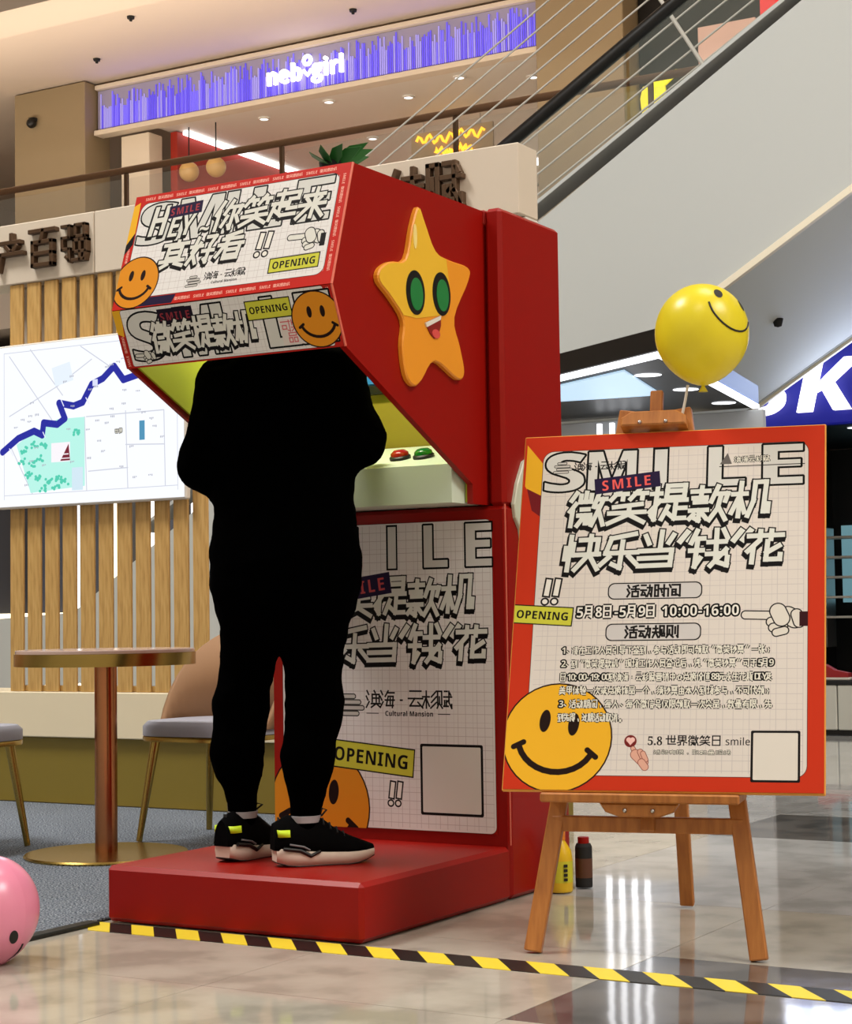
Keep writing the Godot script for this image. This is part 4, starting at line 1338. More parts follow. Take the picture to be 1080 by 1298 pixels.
	tag(obj("wall_poster", box(Vector3(0.71, 0.99, 0.04), 0.005), glow(Color(0.80, 0.66, 0.60), 0.35), self, V(-4.0, 7.25, 15.79)), "pale pink lightbox panel upstairs behind the reflection rods", "lightbox")
	tag(obj("wall_poster", box(Vector3(0.71, 0.69, 0.04), 0.005), glow(Color(0.85, 0.20, 0.22), 0.5), self, V(-3.23, 7.60, 15.79)), "red lightbox panel at the top right upstairs", "lightbox")
	# glass railing along the slab's edge
	var r := thing("balcony_railing", "glass balcony railing with a brown handrail along the upper floor", "railing", V(-7.42, 4.876, 12.34))
	obj("handrail", tube([Vector3(-10, 1.26, 0), Vector3(9, 1.26, 0)], [0.042], 12), mat(Color(0.42, 0.30, 0.20), 0.4), r)
	part(r, "added_uplight", Vector3(-0.5, 1.262, -0.06), Vector3(18.4, 0.02, 0.03), M.warm_glow, 0.0)  # unseen uplight added behind the handrail to brighten the ceiling
	area_light(r, Vector3(-0.5, 1.276, -0.06), Vector2(18.4, 0.03), Color(1.0, 0.93, 0.84), 42.0, Vector3(PI / 2 - 0.25, 0, 0))
	for i in 9:
		part(r, "post", Vector3(-9.35 + i * 2.21, 0.61, 0), Vector3(0.055, 1.22, 0.035), M.bronze, 0.005)
		if i < 8:
			part(r, "pane", Vector3(-8.245 + i * 2.21, 0.60, 0), Vector3(2.12, 1.12, 0.012), M.glass, 0.0)
	# far left, lit
	tag(obj("lightbox", box(Vector3(1.84, 1.15, 0.11), 0.01), M.warm_dim, self, V(-16.6, 6.4, 18.0)), "softly lit white box at the far left upstairs", "lightbox")
	struct(obj("wall_upstairs", box(Vector3(30, 3.6, 0.2), 0.0), M.plaster, self, V(-5, 6.69, 22.6)))
	for i in 6:
		var p: Array = [[-11.1, 13.6], [-8.1, 13.9], [-14.8, 14.4], [-12.6, 14.7], [-5.3, 13.7], [-8.6, 14.9]][i]
		var sd := thing("smoke_detector", ["small dark ceiling sensor above the violet lettering", "small dark ceiling sensor right of the violet lettering", "small ceiling sensor at the far left upstairs", "small ceiling sensor left above the violet band", "small ceiling sensor above the right pier", "small ceiling sensor in front of the violet lettering"][i], "ceiling sensor", V(p[0], 8.5, p[1]), 0, "ceiling sensors")
		obj("base", lathe([[0.0, 0.0], [0.05, 0.0], [0.045, -0.03], [0.0, -0.03]], 16, false), M.dark_grey, sd)
		obj("tip", lathe([[0.02, -0.03], [0.02, -0.06], [0.0, -0.065]], 12), M.dark_grey, sd)
	var cctv := thing("security_camera", "small black dome camera on the left beige pier upstairs", "camera", V(-14.3, 8.0, 15.262))
	obj("dome", ball(0.07), M.black, cctv)
	part(cctv, "bracket", Vector3(0, 0.06, -0.033), Vector3(0.1, 0.05, 0.082), M.dark_grey)

func thing_light(called: String, at: Vector3, label: String) -> Node3D:
	var t := thing(called, label, "strip light", at)
	part(t, "diffuser", Vector3.ZERO, Vector3(4.5, 0.02, 0.3), M.white_glow, 0.0)
	return t

func torus(r: float, t: float) -> TorusMesh:
	var m := TorusMesh.new()
	m.inner_radius = r - t
	m.outer_radius = r + t
	m.rings = 24
	m.ring_segments = 10
	return m

# One letter cut from its font outline as a solid; returns how far to move on.
func sign_letter(parent: Node3D, ch: String, at: Vector3, k: float, depth: float, m: Material, skew := 0.0, wide := 1.0) -> float:
	var tm := TextMesh.new()
	tm.font = font()
	tm.font_size = 64
	tm.text = ch
	tm.depth = 0.3
	tm.pixel_size = 1.0 / 64.0
	tm.horizontal_alignment = HORIZONTAL_ALIGNMENT_LEFT
	tm.vertical_alignment = VERTICAL_ALIGNMENT_BOTTOM
	var o := obj("letter", tm, m, parent)
	o.transform = Transform3D(Basis(Vector3(k * wide, 0, 0), Vector3(k * skew, k, 0), Vector3(0, 0, depth / 0.3)), at + Vector3(0, -k * 0.24, depth / 2.0))
	return letter_shape(ch)[1] * k * wide

func build_escalator() -> void:
	var e := thing("escalator", "tall escalator with plain grey side rising to the right", "escalator", V(-6.7, 0.004, 8.5))
	var at := e.position
	var sl := 0.605
	var low := func(a: float) -> float: return 3.845 + (a + 0.356) * sl
	var a0 := -6.4
	var a1 := 6.5
	var hi := 1.78
	var pane := PackedVector2Array([Vector2(a0, 0.02), Vector2(-8.6, 0.02), Vector2(-8.6, 0.9), Vector2(-7.6, 0.95), Vector2(a1, low.call(a1) + hi), Vector2(a1, low.call(a1)), Vector2(a0, low.call(a0))])
	obj("side_panel", slab(pane, 0.05, Transform3D(Basis(), V(0, 0, 8.55) - at)), M.cladding, e)
	obj("side_panel", slab(pane, 0.05, Transform3D(Basis(), V(0, 0, 11.55) - at)), M.cladding, e)
	var rise := atan(sl)
	var mid := V((a1 + a0) / 2.0, low.call((a1 + a0) / 2.0) + 0.02, 10.03) - at
	obj("soffit", box(Vector3((a1 - a0) / cos(rise), 0.03, 2.92), 0.0), M.soffit, e, mid, Vector3(0, 0, rise))
	for d in [8.49, 11.57]:
		obj("edge_trim", beam(V(a0, low.call(a0), d) - at, V(a1, low.call(a1), d) - at, 0.05, 0.05), M.trim_pale, e)
	for i in 30:
		var a := -6.2 + i * 0.42
		for d in [9.3, 10.8]:
			part(e, "step", V(a, low.call(a) + 1.1, d) - at, Vector3(0.42, 0.25, 1.0), M.grey, 0.006)
	for d in [8.62, 10.0, 11.45]:
		if d < 9.0:
			obj("handrail", tube([V(-7.4, low.call(-7.4) + hi + 0.68, d) - at, V(a1, low.call(a1) + hi + 0.68, d) - at], [0.055], 10), M.black, e)
		for k in 11:
			var a := -6.9 + k * 1.2
			var g := PackedVector2Array([Vector2(a, low.call(a) + hi), Vector2(a + 1.17, low.call(a + 1.17) + hi), Vector2(a + 1.17, low.call(a + 1.17) + hi + 0.66), Vector2(a, low.call(a) + hi + 0.66)])
			obj("glass_pane", slab(g, 0.012, Transform3D(Basis(), V(0, 0, d) - at)), M.glass, e)
	for d in [8.68, 10.03, 11.4]:
		obj("deck", beam(V(-6.9, low.call(-6.9) + hi, d) - at, V(a1, low.call(a1) + hi, d) - at, 0.03, 0.24), M.cladding, e)
	obj("sensor", lathe([[0.0, 0.0], [0.045, 0.0], [0.03, -0.06], [0.0, -0.07]], 14), M.dark_grey, e, V(-1.42, low.call(-1.42) + 0.01, 9.9) - at)
	# fan of thin rods shaped as light reflections in the escalator glass
	var c := thing("reflection_streaks", "fan of thin pale rods standing for light reflections in the escalator glass", "reflections", V(-3.2, 4.3, 10.4))
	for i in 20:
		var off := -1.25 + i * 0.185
		obj("reflection_rod", tube([Vector3(-3.4, off - 1.9, 0), Vector3(5.0, off + 3.0, 0)], [0.009], 6), M.reflection_rod, c)
	obj("strut", tube([Vector3(0.35, 2.35, 0.02), Vector3(1.30, 0.75, 0.02)], [0.018], 8), M.reflection_rod, c)

func build_ground_shops() -> void:
	# dark sports shop at the right, its blue sign band and white letters
	var s := thing("sports_shop", "dark sports shop front with blue lit sign band and white slanted letters", "shop", V(0.5, 0.004, 12.0))
	part(s, "sign_band", Vector3(0, 2.98, -0.1), Vector3(6.2, 0.84, 0.16), M.sign_blue, 0.01)
	part(s, "sign_cap", Vector3(0, 3.46, -0.1), Vector3(6.2, 0.1, 0.2), M.sign_white, 0.01)
	var x := -3.10
	for ch in "SK":
		x += sign_letter(s, ch, Vector3(x, 2.67, -0.01), 0.66, 0.06, M.sign_white, 0.24, 1.4)
	area_light(s, Vector3(-1.2, 2.9, 0.15), Vector2(3.0, 0.5), Color(0.85, 0.9, 1.0), 2.2, Vector3(0, PI, 0))
	part(s, "back_wall", Vector3(0, 1.28, -2.6), Vector3(6.2, 2.54, 0.1), M.shop_dark, 0.0)
	part(s, "side_wall", Vector3(-3.05, 1.28, -1.3), Vector3(0.1, 2.54, 2.5), M.shop_dark, 0.0)
	part(s, "side_wall", Vector3(3.05, 1.28, -1.3), Vector3(0.1, 2.54, 2.5), M.shop_dark, 0.0)
	part(s, "ceiling_panel", Vector3(0, 2.59, -1.35), Vector3(6.2, 0.06, 2.5), M.shop_dark, 0.0)
	for k in 3:
		obj("downlight", lathe([[0.08, 2.555], [0.0, 2.553]], 16), M.white_glow, s, Vector3(-2.1 + k * 0.35, 0, -0.5 - 0.2 * k))
	part(s, "light_wall", Vector3(-1.4, 1.35, -2.52), Vector3(3.0, 0.80, 0.03), M.shelf_glow, 0.0)
	for k in 5:
		part(s, "shelf", Vector3(-1.4, 0.80 + k * 0.2, -1.9), Vector3(3.0, 0.022, 0.3), M.white, 0.002)
	for k in 8:
		part(s, "upright", Vector3(-2.85 + k * 0.41, 1.1, -1.9), Vector3(0.03, 1.2, 0.3), M.steel, 0.002)
	# low white display plinth with dark boxes on it
	var dp := thing("display_plinth", "low white display plinth with a black base beyond the easel", "display plinth", V(0.9, 0.004, 8.3))
	for k in 9:
		part(dp, "panel", Vector3(-1.6 + k * 0.4, 0.19, 0.0), Vector3(0.392, 0.31, 0.05), M.plinth_white, 0.006)
	part(dp, "base", Vector3(0, 0.02, -0.01), Vector3(3.6, 0.036, 0.04), M.black, 0.0)
	part(dp, "top", Vector3(0, 0.36, -0.08), Vector3(3.6, 0.03, 0.22), M.dark_grey, 0.004)
	for k in 5:
		var sh := thing("display_shoe", ["red", "navy", "white", "grey", "pink"][k] + " display shoe on the low white plinth", "shoe", V(-0.55 + k * 0.33, 0.380, 8.40), 0, "display shoes")
		var col: Color = [Color(0.6, 0.1, 0.12), Color(0.1, 0.12, 0.3), Color(0.8, 0.8, 0.8), Color(0.4, 0.4, 0.42), Color(0.8, 0.35, 0.5)][k]
		obj("upper", slab(PackedVector2Array([Vector2(-0.12, 0.02), Vector2(0.12, 0.02), Vector2(0.12, 0.05), Vector2(0.02, 0.07), Vector2(-0.05, 0.11), Vector2(-0.12, 0.10)]), 0.08), mat(col, 0.6), sh)
		obj("sole", box(Vector3(0.25, 0.02, 0.085), 0.005), M.white, sh, Vector3(0, 0.01, 0.04))
	# island kiosk with a black canopy, light edges and downlights
	var k := thing("kiosk", "island kiosk with black canopy, white light edges and lit fins", "kiosk", V(-1.6, 0.004, 7.0))
	var o := k.position
	var pts := PackedVector2Array([Vector2(-2.6, -6.76), Vector2(-0.572, -5.47), Vector2(-1.04, -8.3), Vector2(-2.6, -8.3)])
	var lay := Basis(Vector3.RIGHT, Vector3(0, 0, 1), Vector3.DOWN)
	obj("canopy", slab(pts, 0.05, Transform3D(lay, Vector3(0, 2.37, 0) - o)), M.black, k)
	for i in 2:
		var p: Vector2 = pts[i]
		var q: Vector2 = pts[i + 1]
		var a := Vector3(p.x, 2.325, p.y) - o
		var b := Vector3(q.x, 2.325, q.y) - o
		obj("light_edge", beam(a, b, 0.05, 0.03, Vector3.UP), M.white_glow, k)
		obj("fascia", beam(a + Vector3(0, 0.085, 0), b + Vector3(0, 0.085, 0), 0.04, 0.13, Vector3.UP), M.black if i == 0 else M.fascia_blue, k)
	obj("light_panel", slab(PackedVector2Array([Vector2(-2.3, -6.72), Vector2(-0.98, -5.88), Vector2(-1.26, -7.1), Vector2(-2.3, -6.98)]), 0.012, Transform3D(lay, Vector3(0, 2.318, 0) - o)), M.sky_glow, k)
	for p in [[-0.961, 6.19], [-1.045, 7.0], [-1.12, 7.875]]:
		obj("downlight", lathe([[0.085, 0.0], [0.0, -0.004]], 20), M.white_glow, k, V(p[0], 2.316, p[1]) - o)
	part(k, "back_wall", V(-1.75, 1.15, 8.22) - o, Vector3(1.6, 2.28, 0.06), M.kiosk_wall, 0.004)
	for p in [-2.13, -2.03, -1.93, -1.83]:
		part(k, "light_fin", V(p, 1.13, 8.0) - o, Vector3(0.035, 2.24, 0.03), M.fin_glow, 0.004)
	part(k, "counter", V(-1.7, 0.46, 7.4) - o, Vector3(1.0, 0.9, 0.4), M.white, 0.01)
	# bright shop front along the back, lit vertical fins
	var g := thing("lit_shop_front", "dark shop front with bright vertical light fins beyond the slatted stand", "shop", V(-9.5, 0.004, 12.4))
	part(g, "back_panel", Vector3(0, 2.15, -0.2), Vector3(13, 4.26, 0.1), M.front_grey, 0.0)
	for i in 22:
		if i == 6:
			continue
		part(g, "light_fin", Vector3(-6.3 + i * 0.6, 1.6, 0), Vector3(0.12, 2.4, 0.06), M.white_glow if i % 3 else M.warm_glow, 0.01)
	part(g, "sill_light", Vector3(0, 0.95, 0.05), Vector3(13, 0.06, 0.1), M.warm_glow, 0.01)
	part(g, "plinth", Vector3(0, 0.3, 0.05), Vector3(13, 0.6, 0.2), M.plum, 0.01)

# ------------------------------------------------------------------ the beige stand with slats, screen and sign letters
func build_stand() -> void:
	var s := thing("exhibition_stand", "beige exhibition stand with wooden slats, white ledge and raised bronze sign letters", "display stand", V(-1.4, 0.004, 2.6))
	var o := s.position
	var put := func(called: String, a0: float, a1: float, h0: float, h1: float, d0: float, d1: float, m: Material, b := 0.004) -> MeshInstance3D:
		return part(s, called, V((a0 + a1) / 2.0, (h0 + h1) / 2.0, (d0 + d1) / 2.0) - o, Vector3(a1 - a0, h1 - h0, d1 - d0), m, b)
	put.call("header_panel", -2.18, 0.075, 2.50, 2.795, 2.5, 2.67, M.cream)
	put.call("header_panel", -4.2, -2.184, 2.50, 2.795, 2.5, 2.67, M.cream)
	put.call("plinth", -4.2, 0.075, 0.006, 0.315, 2.53, 2.9, M.olive)
	put.call("ledge", -4.2, 0.075, 0.317, 0.53, 2.5, 2.9, M.stand_white)
	put.call("wall_panel", -1.49, 0.075, 0.532, 2.498, 2.56, 2.67, M.white)
	put.call("backing_panel", -2.74, -1.5, 2.12, 2.498, 2.60, 2.64, M.cream)
	for i in 11:
		put.call("slat", -2.726 + i * 0.1105, -2.643 + i * 0.1105, 0.532, 2.498, 2.512, 2.526, M.slat, 0.002)
	put.call("slat_rail", -2.74, -1.5, 0.532, 0.56, 2.527, 2.545, M.slat)
	put.call("slat_rail", -2.74, -1.5, 2.05, 2.10, 2.527, 2.545, M.slat)
	letters_han(s, "产百强", [-2.765 - o.x, -2.560 - o.x, -2.362 - o.x], 2.735 - o.y, 0.165, -2.485 - o.z, M.bronze)
	letters_han(s, "佳赋", [-0.53 - o.x, -0.345 - o.x], 2.745 - o.y, 0.175, -2.485 - o.z, M.bronze)
	for i in 6:
		obj("base_lamp", lathe([[0.02, 0.0], [0.022, 0.02], [0.0, 0.035]], 12), M.warm_glow, s, V(-2.62 + i * 0.2, 0.532, 2.66) - o)
	# wall screen showing a street plan
	var t := thing("wall_screen", "large glowing screen with a street map and blue river", "screen", V(-2.187, 1.41, 2.5))
	part(t, "casing", Vector3(0, 0.39, 0.02), Vector3(1.14, 0.79, 0.035), M.white, 0.006)
	obj("display", sheet(Vector3(-0.56, 0.775, 0.0405), Vector3(1.12, 0, 0), Vector3(0, -0.77, 0)), M.screen, t)
	for sx in [-0.4, 0.4]:
		part(t, "bracket", Vector3(sx, 0.4, -0.005), Vector3(0.06, 0.3, 0.02), M.dark_grey)
	area_light(t, Vector3(0, 0.39, 0.07), Vector2(1.1, 0.75), Color(0.92, 0.96, 1.0), 1.2, Vector3.ZERO + Vector3(0, PI, 0))
	var pl := thing("potted_palm", "green leafy plant tip showing above the stand's header", "plant", V(-0.9, 2.797, 2.6))
	obj("pot", lathe([[0.0, 0.0], [0.05, 0.0], [0.06, 0.07], [0.0, 0.065]], 18, false), M.dark_grey, pl)
	for i in 7:
		var ang := -1.2 + i * 0.42
		var lf := PackedVector2Array([Vector2(0, 0), Vector2(0.03, 0.03), Vector2(0.12, 0.035), Vector2(0.2, 0.0), Vector2(0.12, -0.02), Vector2(0.03, -0.015)])
		obj("leaf", slab(lf, 0.003), M.leaf, pl, Vector3(0, 0.05, 0), Vector3(0.2 * i, -ang * 0.9, 0.35 + 0.08 * (i % 3)))

func build_carpet_and_seats() -> void:
	tag(obj("carpet", box(Vector3(7.0, 0.008, 6.4), 0.002), M.carpet, self, V(-3.53, 0.004, -0.7)), "grey blue flecked carpet under the round table and chairs", "carpet")
	tag(obj("carpet_edging", box(Vector3(0.045, 0.012, 3.85), 0.003), mat(Color(0.07, 0.09, 0.07), 0.5), self, V(-0.005, 0.006, -1.97)), "dark rubber edging strip along the carpet's right side", "edging")
	var t := thing("round_table", "small round cafe table with brass rim, copper column and disc base", "table", V(-0.945, 0.008, 1.114))
	obj("table_top", lathe([[0.0, 0.748], [0.322, 0.748], [0.324, 0.745], [0.324, 0.735], [0.0, 0.735]], 64, false), mat(Color(0.80, 0.70, 0.66), 0.15), t)
	obj("rim", lathe([[0.315, 0.7345], [0.328, 0.7345], [0.328, 0.69], [0.315, 0.69], [0.0, 0.70]], 64, false), M.brass, t)
	obj("column", lathe([[0.041, 0.0], [0.041, 0.70]], 40), M.copper, t)
	obj("base_disc", lathe([[0.0, 0.0], [0.295, 0.0], [0.297, 0.006], [0.292, 0.012], [0.05, 0.016], [0.0, 0.016]], 64, false), M.brass, t)
	chair("padded chair with tan wrap-around back and grey seat behind the round table", V(-0.87, 0.0105, 1.70), 0.0)
	chair("padded chair with grey seat at the left picture edge beside the table", V(-1.63, 0.0105, 0.98), PI / 2)

func chair(label: String, at: Vector3, turn: float) -> void:
	var c := thing("cafe_chair", label, "chair", at, turn, "cafe chairs")
	# seat cushion, rounded square
	var pts := PackedVector2Array()
	for i in 40:
		var a := TAU * i / 40.0
		var k := 0.25 / pow(pow(absf(cos(a)), 4.0) + pow(absf(sin(a)), 4.0), 0.25)
		pts.append(Vector2(cos(a) * k, sin(a) * k))
	var lay := Basis(Vector3.RIGHT, Vector3(0, 0, -1), Vector3.UP)
	obj("seat", slab(pts, 0.055, Transform3D(lay, Vector3(0, 0.405, 0)), 0.018, true), M.seat, c)
	obj("seat_frame", slab(pts, 0.02, Transform3D(lay, Vector3(0, 0.384, 0)), 0.004, true), M.brass, c)
	for sx in [-1, 1]:
		for sz in [-1, 1]:
			obj("leg", tube([Vector3(sx * 0.175, 0.39, sz * 0.175), Vector3(sx * 0.222, 0.0, sz * 0.222)], [0.019, 0.012], 12), M.brass, c)
	# wrap-around back shell (outer and inner face)
	var rings := []
	for i in 25:
		var th := lerpf(-1.75, 1.75, i / 24.0)
		var f := 1.0 - pow(absf(th) / 1.75, 2.2)
		var top := 0.43 + 0.40 * f
		var ring := []
		for w in [[0.245, 0.425], [0.262, 0.425], [0.275 - 0.01, top], [0.255 - 0.01, top]]:
			var r: float = w[0] + (0.03 * (w[1] - 0.42) / 0.4)
			ring.append(Vector3(sin(th) * r, w[1], -cos(th) * r))
		rings.append(ring)
	say(obj("backrest", loft(rings), M.tan, c), "tan leather wrap-around back")

# ------------------------------------------------------------------ the red booth
func build_booth() -> void:
	var b := thing("photo_booth", "tall red smile cash machine booth with hooded header, platform and star", "booth", V(0.43, 0.004, 0.62))
	var o := b.position
	var hp := 0.161
	var put := func(called: String, a0: float, a1: float, h0: float, h1: float, d0: float, d1: float, m: Material, bev := 0.006) -> MeshInstance3D:
		return part(b, called, V((a0 + a1) / 2.0, (h0 + h1) / 2.0, (d0 + d1) / 2.0) - o, Vector3(a1 - a0, h1 - h0, d1 - d0), m, bev)
	var along := func(called: String, poly: Array, a0: float, a1: float, m: Material) -> MeshInstance3D:
		return obj(called, profile_x(poly, a0, a1), m, b, -o)
	put.call("platform", 0.0, 0.864, 0.004, hp, 0.0, 0.836, M.red, 0.012)
	# cabinet: lower block, side posts and top round the recess, back
	put.call("cabinet", 0.0, 0.864, 0.004, 1.192, 0.838, 1.248, M.red, 0.012)
	put.call("side_post", 0.806, 0.864, 1.19, 2.11, 0.838, 1.248, M.red, 0.012)
	put.call("side_post", 0.0, 0.044, 1.19, 2.11, 0.838, 1.248, M.red, 0.012)
	put.call("cabinet_top", 0.04, 0.81, 2.06, 2.108, 0.838, 1.248, M.red)
	put.call("cabinet_back", 0.04, 0.81, 1.19, 2.07, 1.20, 1.246, M.red)
	# hood: side cheeks, roof, header faces
	var cheek := [[0.099, 2.10], [-0.016, 1.747], [0.050, 1.588], [0.748, 1.253], [0.748, 1.194], [0.86, 1.194], [0.86, 2.104]]
	along.call("hood_cheek", cheek, 0.782, 0.802, M.red)
	along.call("hood_cheek", cheek, 0.048, 0.058, M.red)
	var lining := [[0.12, 2.05], [0.02, 1.747], [0.066, 1.60], [0.752, 1.27], [0.752, 1.20], [0.99, 1.20], [0.99, 2.05]]
	say(along.call("lining", lining, 0.0585, 0.066, M.lime), "lime green inner face")
	say(along.call("lining", lining, 0.774, 0.7815, M.lime), "lime green inner face")
	along.call("hood_roof", [[0.105, 2.098], [0.105, 2.07], [0.86, 2.07], [0.86, 2.098]], 0.058, 0.782, M.red)
	along.call("header_back", [[0.103, 2.098], [-0.012, 1.747], [0.054, 1.588], [0.080, 1.595], [0.018, 1.747], [0.130, 2.09]], 0.058, 0.782, M.black)
	var A := V(0, 2.10, 0.099)
	var B := V(0, 1.747, -0.016)
	var C := V(0, 1.588, 0.050)
	var n1 := Vector3(0, B.z - A.z, A.y - B.y).normalized() * 0.004
	var n2 := Vector3(0, -(B.z - C.z), B.y - C.y).normalized() * 0.004
	say(obj("header_panel", sheet(Vector3(0.048, 0, 0) + A + n1 - o, Vector3(0.752, 0, 0), B - A, 0.004), printed(print_header_upper(), 0.4), b), "upper header panel printed with smile slogan")
	say(obj("header_panel", sheet(Vector3(0.048, 0, 0) + B + n2 - o, Vector3(0.752, 0, 0), C - B, 0.004), printed(print_header_lower(), 0.4), b), "lower header panel with smiley face")
	for q in [[A, B], [B, C]]:
		obj("edge_piping", tube([q[0] + Vector3(0.802, 0, 0) - o, q[1] + Vector3(0.802, 0, 0) - o], [0.004], 8), M.red_edge, b)
	# recess: back wall, blue screen, sloping console with two buttons
	put.call("inner_wall", 0.066, 0.774, 1.20, 2.06, 1.00, 1.02, M.ochre, 0.0)
	say(put.call("screen", 0.12, 0.72, 1.615, 1.80, 0.975, 0.998, M.blue, 0.004), "blue lit panel")
	put.call("screen_frame", 0.10, 0.74, 1.585, 1.614, 0.970, 0.998, M.black, 0.003)
	put.call("screen_frame", 0.10, 0.74, 1.801, 1.83, 0.970, 0.998, M.black, 0.003)
	along.call("console", [[0.672, 1.196], [0.672, 1.312], [0.99, 1.405], [0.99, 1.196]], 0.068, 0.772, M.mint)
	var slope := atan2(0.093, 0.318)
	for k in 2:
		var bt := Node3D.new()
		bt.name = "button"
		b.add_child(bt, true)
		bt.position = V([0.520, 0.605][k], 1.348, 0.795) - o
		bt.rotation.x = slope
		say(bt, ["glossy red button", "glossy green button"][k])
		obj("collar", lathe([[0.0, 0.0], [0.034, 0.0], [0.034, 0.008], [0.030, 0.012], [0.0, 0.012]], 28, false), M.black, bt)
		obj("cap", lathe([[0.029, 0.012], [0.028, 0.020], [0.018, 0.028], [0.0, 0.030]], 28), mat([Color(0.62, 0.10, 0.06), Color(0.06, 0.42, 0.12)][k], 0.2), bt)
	var lamp := put.call("hood_lamp", 0.15, 0.68, 2.055, 2.066, 0.50, 0.56, M.warm_glow, 0.002) as MeshInstance3D
	area_light(b, lamp.position + Vector3(0, -0.015, 0), Vector2(0.5, 0.05), Color(1.0, 0.97, 0.85), 0.9)
	# printed sheet on the front
	say(obj("front_poster", sheet(V(0.002, 1.152, 0.834) - o, Vector3(0.818, 0, 0), Vector3(0, -0.958, 0), 0.003), printed(print_machine_poster(), 0.45), b), "grid paper poster with smiley and opening tag")
	obj("edge_piping", tube([V(0.864, 1.195, 0.836) - o, V(0.864, 0.165, 0.836) - o], [0.0025], 6), M.red_edge, b)
	# star on the right cheek: outline in (depth, height)
	var key := [[0.422, 2.036, 0.02], [0.455, 2.0, 0.0], [0.515, 1.925, 0.03], [0.60, 1.91, 0.0], [0.715, 1.905, 0.03], [0.712, 1.86, 0.0], [0.625, 1.74, 0.03], [0.655, 1.66, 0.0], [0.680, 1.585, 0.02], [0.640, 1.558, 0.0], [0.505, 1.597, 0.02], [0.43, 1.535, 0.0], [0.385, 1.512, 0.02], [0.340, 1.54, 0.0], [0.322, 1.62, 0.0], [0.330, 1.695, 0.03], [0.26, 1.75, 0.0], [0.200, 1.785, 0.02], [0.205, 1.82, 0.0], [0.26, 1.85, 0.0], [0.347, 1.872, 0.03], [0.385, 1.97, 0.0]]
	var curve := PackedVector2Array()
	var n := key.size()
	for i in n:
		for k in 4:
			var t := k / 4.0
			var p := []
			for m in [-1, 0, 1, 2]:
				p.append(Vector2(key[(i + m + n) % n][0], key[(i + m + n) % n][1]))
			curve.append(p[1].cubic_interpolate(p[2], p[0], p[3], t))
	var side := Transform3D(Basis(Vector3(0, 0, -1), Vector3.UP, Vector3.RIGHT), Vector3(0.803, 0, 0) - o)
	var star := obj("star", slab(curve, 0.016, side, 0.004), mat(Color(0.93, 0.60, 0.15), 0.4), b)
	say(star, "orange and yellow star cut-out with green eyes")
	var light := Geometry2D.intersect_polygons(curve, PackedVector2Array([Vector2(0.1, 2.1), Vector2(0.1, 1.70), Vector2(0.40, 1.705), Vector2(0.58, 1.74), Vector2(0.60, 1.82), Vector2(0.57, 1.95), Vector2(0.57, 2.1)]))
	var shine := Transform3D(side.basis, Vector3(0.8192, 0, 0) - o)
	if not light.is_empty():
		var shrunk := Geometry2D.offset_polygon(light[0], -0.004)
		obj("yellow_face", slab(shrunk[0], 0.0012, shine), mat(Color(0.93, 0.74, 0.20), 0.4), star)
	for e in [[0.393, 1.782], [0.543, 1.800]]:
		obj("eye", slab(ellipse(Vector2(e[0], e[1]), 0.052, 0.064), 0.003, shine), M.black, star)
		obj("iris", slab(ellipse(Vector2(e[0] + 0.004, e[1] - 0.004), 0.035, 0.047), 0.0045, shine), mat(Color(0.13, 0.50, 0.25), 0.3), star)
	obj("mouth", slab(PackedVector2Array([Vector2(0.445, 1.702), Vector2(0.535, 1.735), Vector2(0.535, 1.705), Vector2(0.52, 1.675), Vector2(0.497, 1.662), Vector2(0.475, 1.672)]), 0.003, shine), mat(Color(0.55, 0.12, 0.10), 0.4), star)
	obj("teeth", slab(PackedVector2Array([Vector2(0.445, 1.702), Vector2(0.535, 1.735), Vector2(0.532, 1.722), Vector2(0.452, 1.690)]), 0.0045, shine), M.white, star)
	obj("tongue", slab(ellipse(Vector2(0.505, 1.677), 0.022, 0.013), 0.0045, shine), mat(Color(0.85, 0.32, 0.30), 0.4), star)
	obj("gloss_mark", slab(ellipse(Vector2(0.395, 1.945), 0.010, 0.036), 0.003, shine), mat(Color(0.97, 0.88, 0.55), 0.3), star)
	# second cut-out on the cabinet's side, mostly behind the easel board
	var blob := PackedVector2Array([Vector2(0.93, 1.06), Vector2(0.915, 1.12), Vector2(0.885, 1.155), Vector2(0.876, 1.195), Vector2(0.90, 1.26), Vector2(0.945, 1.33), Vector2(1.02, 1.36), Vector2(1.12, 1.34), Vector2(1.17, 1.27), Vector2(1.18, 1.19), Vector2(1.14, 1.12), Vector2(1.07, 1.05)])
	var cut := obj("cut_out", slab(blob, 0.012, Transform3D(side.basis, Vector3(0.8645, 0, 0) - o), 0.003), mat(Color(0.80, 0.82, 0.74), 0.4), b)
	say(cut, "pale mint cartoon cut-out on the side")
	obj("yellow_hem", slab(PackedVector2Array([Vector2(0.93, 1.06), Vector2(0.918, 1.11), Vector2(1.09, 1.10), Vector2(1.07, 1.05)]), 0.002, Transform3D(side.basis, Vector3(0.8768, 0, 0) - o)), mat(Color(0.90, 0.68, 0.20), 0.4), cut)

func ellipse(m: Vector2, rx: float, ry: float) -> PackedVector2Array:
	var pts := PackedVector2Array()
	for i in 36:
		pts.append(m + Vector2(cos(TAU * i / 36.0) * rx, sin(TAU * i / 36.0) * ry))
	return pts

